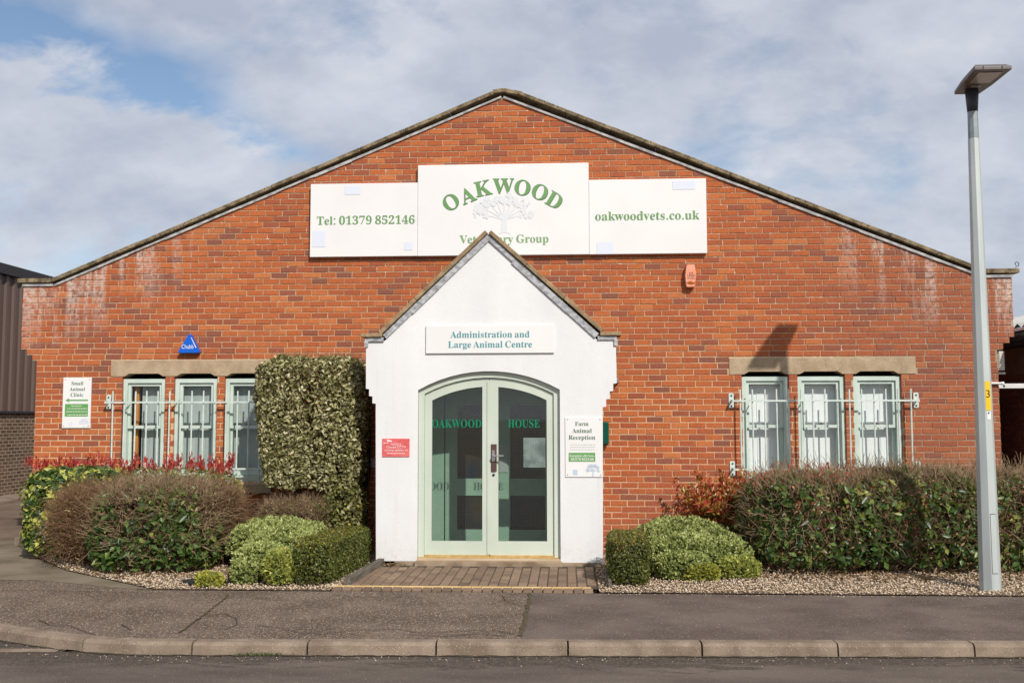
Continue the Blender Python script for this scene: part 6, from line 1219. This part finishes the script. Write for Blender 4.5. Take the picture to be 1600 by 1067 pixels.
def upleaves(name, Q, D, L, wr, m, par, tone):
    n = len(Q); L = (L * rng.uniform(.6, 1.3, n))[:, None]; s = nrm(np.cross(D, rng.normal(0, 1, (n, 3)))); nn = np.cross(s, D)
    v = np.stack([Q, Q + D * L * .5 - s * L * wr / 2 + nn * L * .1, Q + D * L, Q + D * L * .5 + s * L * wr / 2 + nn * L * .1], 1).reshape(-1, 3); k = np.arange(n)[:, None] * 4
    return mk(name, v, np.stack([k + [0, 1, 2], k + [0, 2, 3]], 1).reshape(-1, 3), m, par, tone=np.repeat(np.clip(tone, 0, 1), 2), kind='stuff')
upleaves('red_shoots', Q, D_, .062, .30, L_PHOT, t, rng.uniform(0, .85, len(k)))
limbs((c[0], c[1], 0), P, 60, .009, TWIGD, t, .7)
# 3 red-brown twiggy mound
def twiggy(c, dims, n, label, seed, mt=TWIGR, dry=1300, name='twiggy_shrub', L=.30, p=3.6):
    c = np.array(c); t = plant(name, label, 'shrub', c)
    P, N = surf(n, dims, p, .07, 3, seed, zmin=-.9); Q = c + P * rng.uniform(.45, .86, (len(P), 1))
    twigs('twigs', Q, N, L, .0030, mt, t, .35, .45, 5)
    P2, N2 = surf(n // 2, dims, p, .07, 3, seed, zmin=-.2); twigs('shoot_tips', c + P2 * .93, N2, .12, .0022, mt, t, .9, .4, 4)
    Pd, Nd = surf(dry, dims, p, .07, 3, seed); leaves('withered_leaves', c + deep(Pd, Nd, .06, .3), Nd, .026, .5, L_DRY, t, rng.uniform(0, 1, dry), None, .9); leaves('green_leaves', c + deep(Pd[:dry // 2] * .97, Nd[:dry // 2], .06, .3), Nd[:dry // 2], .034, .5, L_VIB, t, rng.uniform(.3, 1, dry // 2), None, .9)
    limbs((c[0], c[1], 0), c + P * .9, 90, .007, mt, t, .12)
    return t
twiggy((-4.76, -1.18, .43), (.56, .46, .46), 3000, 'bare red-brown twiggy shrub between the gold splashed hedge and the leafy shrub', 21)
twiggy((-3.48, -1.02, .42), (.34, .40, .45), 2100, 'bare red-brown twiggy shrub beside the foot of the tall clipped bush', 22)
# 4 leafy viburnum in front
def viburnum(c, dims, nl, ntw, label, seed, p=2.8, top=1.0, nl_dry=1000, cat='shrub', mt=TWIGG, redtip=0, leaf=.08):
    c = np.array(c); t = plant('leafy_shrub', label, cat, c)
    P, N = surf(nl, dims, p, .07, 2.6, seed); z = (P[:, 2] / dims[2] + 1) / 2
    keep = rng.random(nl) < np.clip(1.45 - 1.0 * z ** 1.5 * top + .75 * lumpy(P * 1.6, seed), .05, 1) * np.clip(.2 + z * 4.5, 0, 1); P, N, z = P[keep], N[keep], z[keep]; Q = deep(P, N, .07, .35) + c
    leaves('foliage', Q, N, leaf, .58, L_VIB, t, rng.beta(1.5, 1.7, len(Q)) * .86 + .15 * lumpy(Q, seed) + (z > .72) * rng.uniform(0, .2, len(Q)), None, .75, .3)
    P2, N2 = surf(ntw, dims, p, .06, 2.6, seed, zmin=-.5); twigs('twigs', c + P2 * rng.uniform(.62, 1.0, (ntw, 1)), N2, .24, .0042, mt, t, .5, .5, 5)
    P3, N3 = surf(ntw, dims, p, .06, 2.6, seed, zmin=.62); twigs('shoot_tips', c + P3 * .95, N3, .085, .0027, mt, t, 1.0, .45, 4)
    P4, N4 = surf(nl_dry, dims, p, .06, 2.6, seed); leaves('withered_leaves', c + deep(P4, N4, .05, .2), N4, .042, .5, L_DRY, t, rng.uniform(.1, 1, nl_dry), None, .9)
    limbs((c[0], c[1], 0), c + P * 1.0, 30, .014, mt, t, .16, 7); limbs((c[0], c[1], 0), c + P * 1.02, 70, .0075, mt, t, .2, 7)
    Pf, Nf = surf(12, tuple(q * 1.04 for q in dims), p, .04, 2.6, seed + 3, zmin=-.6); Pf = Pf[Pf[:, 1] < .1]
    if len(Pf): limbs((c[0], c[1] - dims[1] * .35, 0), c + Pf, 14, .008, mt, t, .20, 8, 'bare_stem', .1)
    if redtip:
        k = rng.integers(0, len(P3), redtip); hh = rng.random(redtip)[:, None] * .10
        Q = c + P3[k] * 1.0 + np.array([0, 0, 1]) * hh; Dd = nrm(N3[k] * .3 + np.array([0, 0, 1]) + rng.normal(0, .35, (redtip, 3))); upleaves('red_shoots', Q, Dd, .055, .32, L_PHOT, t, rng.uniform(0, 1, redtip))
    return t
viburnum((-3.93, -1.45, .47), (.70, .62, .50), 4800, 2600, 'twiggy shrub with glossy green leaves in front of the left windows', 31, p=3.6, top=1.25)
# 5 tall clipped variegated bush against the wall
ea, eb = wy(391, 650, -.8)[0], wy(567, 650, -.8)[0]
c = np.array([(ea + eb) / 2, -.45, 1.60]); EH = (eb - ea) / 2 - .01; t = plant('clipped_bush', 'tall square clipped bush of cream and green leaves against the wall', 'bush', c)
def euo(P):      # narrower at the foot on the left side
    x = P[:, 0].copy(); z = P[:, 2]; k = np.clip((.35 - z) / 1.1, 0, 1); P[:, 0] = np.where(x < 0, x * (1 - .20 * k), x * (1 - .10 * k)); return P
P, N = surf(23000, (EH, .37, .83), 7, .032, 4.5, 41); kk = rng.random(len(P)) < np.clip(.95 + .45 * lumpy(P * 3.5, 41), .35, 1); P, N = P[kk], N[kk]; P = euo(deep(P, N, .038, .2)) + c
leaves('foliage', P, N, .054, .50, L_EUO, t, tones(len(P), .52, .28), None, .8, .25)
c2 = np.array([-2.02, -.62, .52]); P2, N2 = surf(2600, (.27, .24, .36), 3, .06, 4, 42); P2 = deep(P2, N2, .03, .15) + c2
leaves('foliage', P2, N2, .05, .55, L_EUO, t, tones(len(P2), .30, .17), None, .8, .25); leaves('lower_leaves', P2[:900] + rng.normal(0, .02, (900, 3)), N2[:900], .05, .55, L_BOX, t, rng.uniform(.4, .95, 900), None, .8, .25)
limbs((-2.2, -.3, 0), P, 46, .016, TWIGD, t, .12, 7)
Pt, Nt = surf(700, (EH, .37, .90), 8, .02, 3.2, 41, zmin=.2); twigs('shoot_tips', euo(Pt * .97) + c, Nt, .07, .0022, TWIGG, t, .8, .4, 3)
# 6 low brown twig hedge below it
twiggy((-2.58, -.74, .38), (.45, .22, .34), 1700, 'low strip of brown twigs under the tall clipped bush', 23, TWIGG, 900, p=5, L=.16)
# 7 hebes: cushions of tight rosettes
def hebe(parts, label, seed, ybits=()):
    c0 = parts[0][0]; t = plant('hebe', label, 'shrub', c0)
    for i, (c, dims, n, m) in enumerate(parts):
        c = np.array(c); P, N = surf(n, dims, 2.5, .10, 4.5, seed + i, zmin=-.95); P = P - N * np.abs(rng.normal(0, .012, len(P)))[:, None]
        D0 = nrm(N * .8 + np.array([0, 0, .55]) + rng.normal(0, .18, (n, 3)))
        K = 9; Q = np.repeat(P + c, K, 0); D = np.repeat(D0, K, 0); D = nrm(D + rng.normal(0, .62, D.shape)); Q = Q - np.repeat(D0, K, 0) * rng.uniform(0, .03, (len(Q), 1))
        tb = np.repeat(np.clip(rng.normal(.52, .15, n), 0, 1), K) + rng.normal(0, .16, len(Q)); tb += .15 * (np.einsum('ij,ij->i', D, np.repeat(D0, K, 0)) - .8)
        upleaves('foliage', Q, D, .030, .55, m, t, tb)
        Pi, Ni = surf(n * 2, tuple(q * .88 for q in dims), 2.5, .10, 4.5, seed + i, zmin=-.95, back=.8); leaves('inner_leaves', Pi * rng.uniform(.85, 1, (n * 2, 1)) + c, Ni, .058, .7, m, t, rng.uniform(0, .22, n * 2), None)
        limbs((c[0], c[1], 0), Pi + c, 26, .007, TWIGD, t, .12)
    return t
hebe([((-2.62, -1.25, .26), (.62, .46, .27), 1800, L_HEBE), ((-2.42, -1.75, .24), (.42, .42, .25), 1000, L_HEBE), ((-2.50, -2.2, .17), (.30, .30, .21), 600, L_HEBE)], 'wide grey-green domed shrub at the back left of the forecourt', 51)
hebe([((-2.62, -2.45, .12), (.15, .18, .15), 330, L_HEBE)], 'little grey-green domed shrub at the front left of the box hedge', 57)
hebe([((-2.24, -2.52, .16), (.17, .19, .19), 460, L_HEBM)], 'yellowed little domed shrub touching the end of the box hedge', 60)
hebe([((-2.93, -2.66, .055), (.15, .11, .085), 210, L_HEBY)], 'low yellow-green tuft beside the dark slate cover', 63)
hebe([((2.05, -1.02, .25), (.55, .48, .28), 1600, L_HEBE), ((1.96, -1.55, .20), (.42, .42, .22), 900, L_HEBE), ((2.30, -1.45, .19), (.40, .42, .22), 800, L_HEBE)], 'wide grey-green domed shrub right of the box bush', 66)
hebe([((1.90, -1.95, .13), (.34, .24, .16), 560, L_HEBE), ((2.10, -2.08, .07), (.20, .14, .11), 280, L_HEBY)], 'low cushion with yellowed tips spilling in front of the right domed shrub', 71)
hebe([((2.52, -1.86, .10), (.24, .22, .13), 440, L_HEBM)], 'small yellow-green cushion at the right foot of the right domed shrub', 74)
# 8 box hedge and box bush
def boxbush(corners, h, n, label, seed, name, cat):
    (x0, y0), (x1, y1), wd = corners; ax = np.array([x1 - x0, y1 - y0]); L_ = np.linalg.norm(ax); ax /= L_; pr_ = np.array([ax[1], -ax[0]])
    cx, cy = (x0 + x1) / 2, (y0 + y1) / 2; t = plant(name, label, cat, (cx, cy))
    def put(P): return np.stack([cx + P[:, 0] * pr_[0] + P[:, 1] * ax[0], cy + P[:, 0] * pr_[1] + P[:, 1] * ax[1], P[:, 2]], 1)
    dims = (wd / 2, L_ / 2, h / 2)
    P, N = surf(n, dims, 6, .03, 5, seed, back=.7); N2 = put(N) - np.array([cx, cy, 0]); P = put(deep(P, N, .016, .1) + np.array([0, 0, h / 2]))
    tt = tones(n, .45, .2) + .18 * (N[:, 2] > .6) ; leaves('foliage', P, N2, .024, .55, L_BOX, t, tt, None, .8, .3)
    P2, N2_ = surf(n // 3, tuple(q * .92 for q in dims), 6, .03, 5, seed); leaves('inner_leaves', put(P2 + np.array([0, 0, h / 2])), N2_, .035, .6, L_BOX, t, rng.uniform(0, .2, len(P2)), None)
    limbs((cx, cy, 0), P * [1, 1, .9], 40, .007, TWIGD, t, .04)
    Pt, Nt = surf(260, dims, 6, .03, 5, seed, zmin=.5); twigs('shoot_tips', put(Pt + np.array([0, 0, h / 2])), Nt, .04, .0018, TWIGR, t, 1, .3, 3)
boxbush(((-1.93, -2.66), (-1.78, -1.02), .40), .44, 17000, 'clipped box hedge running back beside the left of the forecourt', 81, 'box_hedge', 'hedge')
boxbush(((1.31, -2.55), (1.35, -1.55), .40), .47, 12000, 'clipped box bush right of the porch', 82, 'box_bush', 'bush')
# 9 photinia right of the domed shrub
c = np.array([2.52, -.5, .62]); t = plant('photinia_shrub', 'thin shrub of red and yellow-green leaves left of the long right hedge', 'shrub', c)
n = 34; E = c + np.stack([rng.normal(.05, .30, n), rng.normal(0, .14, n), rng.uniform(-.05, .42, n)], 1)
E = np.vstack([E, np.array([[1.98, -.55, .68], [2.02, -.5, .58], [2.15, -.55, .60]])]); n = len(E)
b0 = np.array([2.72, -.42, 0]) + rng.normal(0, .02, (n, 3)) * [1, 1, 0]; tt_ = np.linspace(0, 1, 7)[None, :, None]; mid = np.array([2.72, -.45, .40]) + rng.normal(0, .04, (n, 3))
path = (1 - tt_) ** 2 * b0[:, None] + 2 * tt_ * (1 - tt_) * mid[:, None] + tt_ ** 2 * E[:, None]; tubes('branch', path, .011 * np.ones(n), .003 * np.ones(n), TWIGG, t, kind='stuff')
k = rng.integers(0, n, 4600); hh = rng.uniform(.45, 1.0, len(k)); i = np.clip((hh * 6).astype(int), 0, 5); fr_ = hh * 6 - i; Q = path[k, i] * (1 - fr_)[:, None] + path[k, i + 1] * fr_[:, None] + rng.normal(0, .03, (len(k), 3))
upleaves('foliage', Q, nrm(rng.normal(0, .8, (len(k), 3)) + np.array([0, -.1, .7])), .075, .42, L_PHOG, t, np.where(hh > .72, rng.uniform(.72, 1.0, len(k)), rng.uniform(.2, .95, len(k))))
# 10 long hedge on the right
HG = 'shrubs grown into the long right hedge'
viburnum((3.45, -1.22, .53), (.74, .62, .55), 3900, 2500, 'left end of the long right hedge, leafy with bare forked stems', 91, p=3.4, redtip=200, top=.75, cat='hedge')
viburnum((4.52, -1.15, .54), (.74, .60, .555), 4000, 2700, 'middle of the long right hedge, brown twigs above dark leaves', 92, p=4, top=1.0, cat='hedge')
viburnum((5.55, -1.08, .53), (.66, .58, .555), 3500, 2200, 'right part of the long right hedge, behind the street lamp', 93, p=3.6, top=1.0, cat='hedge')
viburnum((6.7, -1.0, .53), (.62, .58, .55), 3000, 1200, 'last shrub of the long right hedge at the edge of the view', 94, p=3.4, top=.8, cat='hedge')
# fallen leaves and mulch under the shrubs
for nm, poly, x0, x1, y0, y1, n, par in (('fallen_leaves', LB, -5.6, -1.7, -2.3, -.4, 900, bl), ('fallen_leaves', RB, 2.6, 7.0, -2.15, -.5, 1500, br_)):
    x, y = scatter(poly, n, x0, x1, y0, y1); P = np.stack([x, y, np.full(len(x), .03)], 1); leaves(nm, P, np.tile([0, 0, 1.], (len(x), 1)), .05, .5, L_DRY, par, rng.uniform(0, .8, len(x)), None, .5, .3)
for i, (px, py) in enumerate(((588, 885), (600, 884), (612, 886), (906, 900), (936, 908))):
    x, y = gz(px, py); 
x = np.r_[rng.normal(-1.33, .07, 50), rng.normal(1.02, .05, 40)]; y = np.r_[rng.normal(-1.27, .05, 50), rng.uniform(-2.5, -1.3, 40)]
leaves('fallen_leaves', np.stack([x, y, np.full(90, .03)], 1), np.tile([0, 0, 1.], (90, 1)), .035, .5, L_DRY, fc, rng.uniform(0, .8, 90), None, .4, .3)
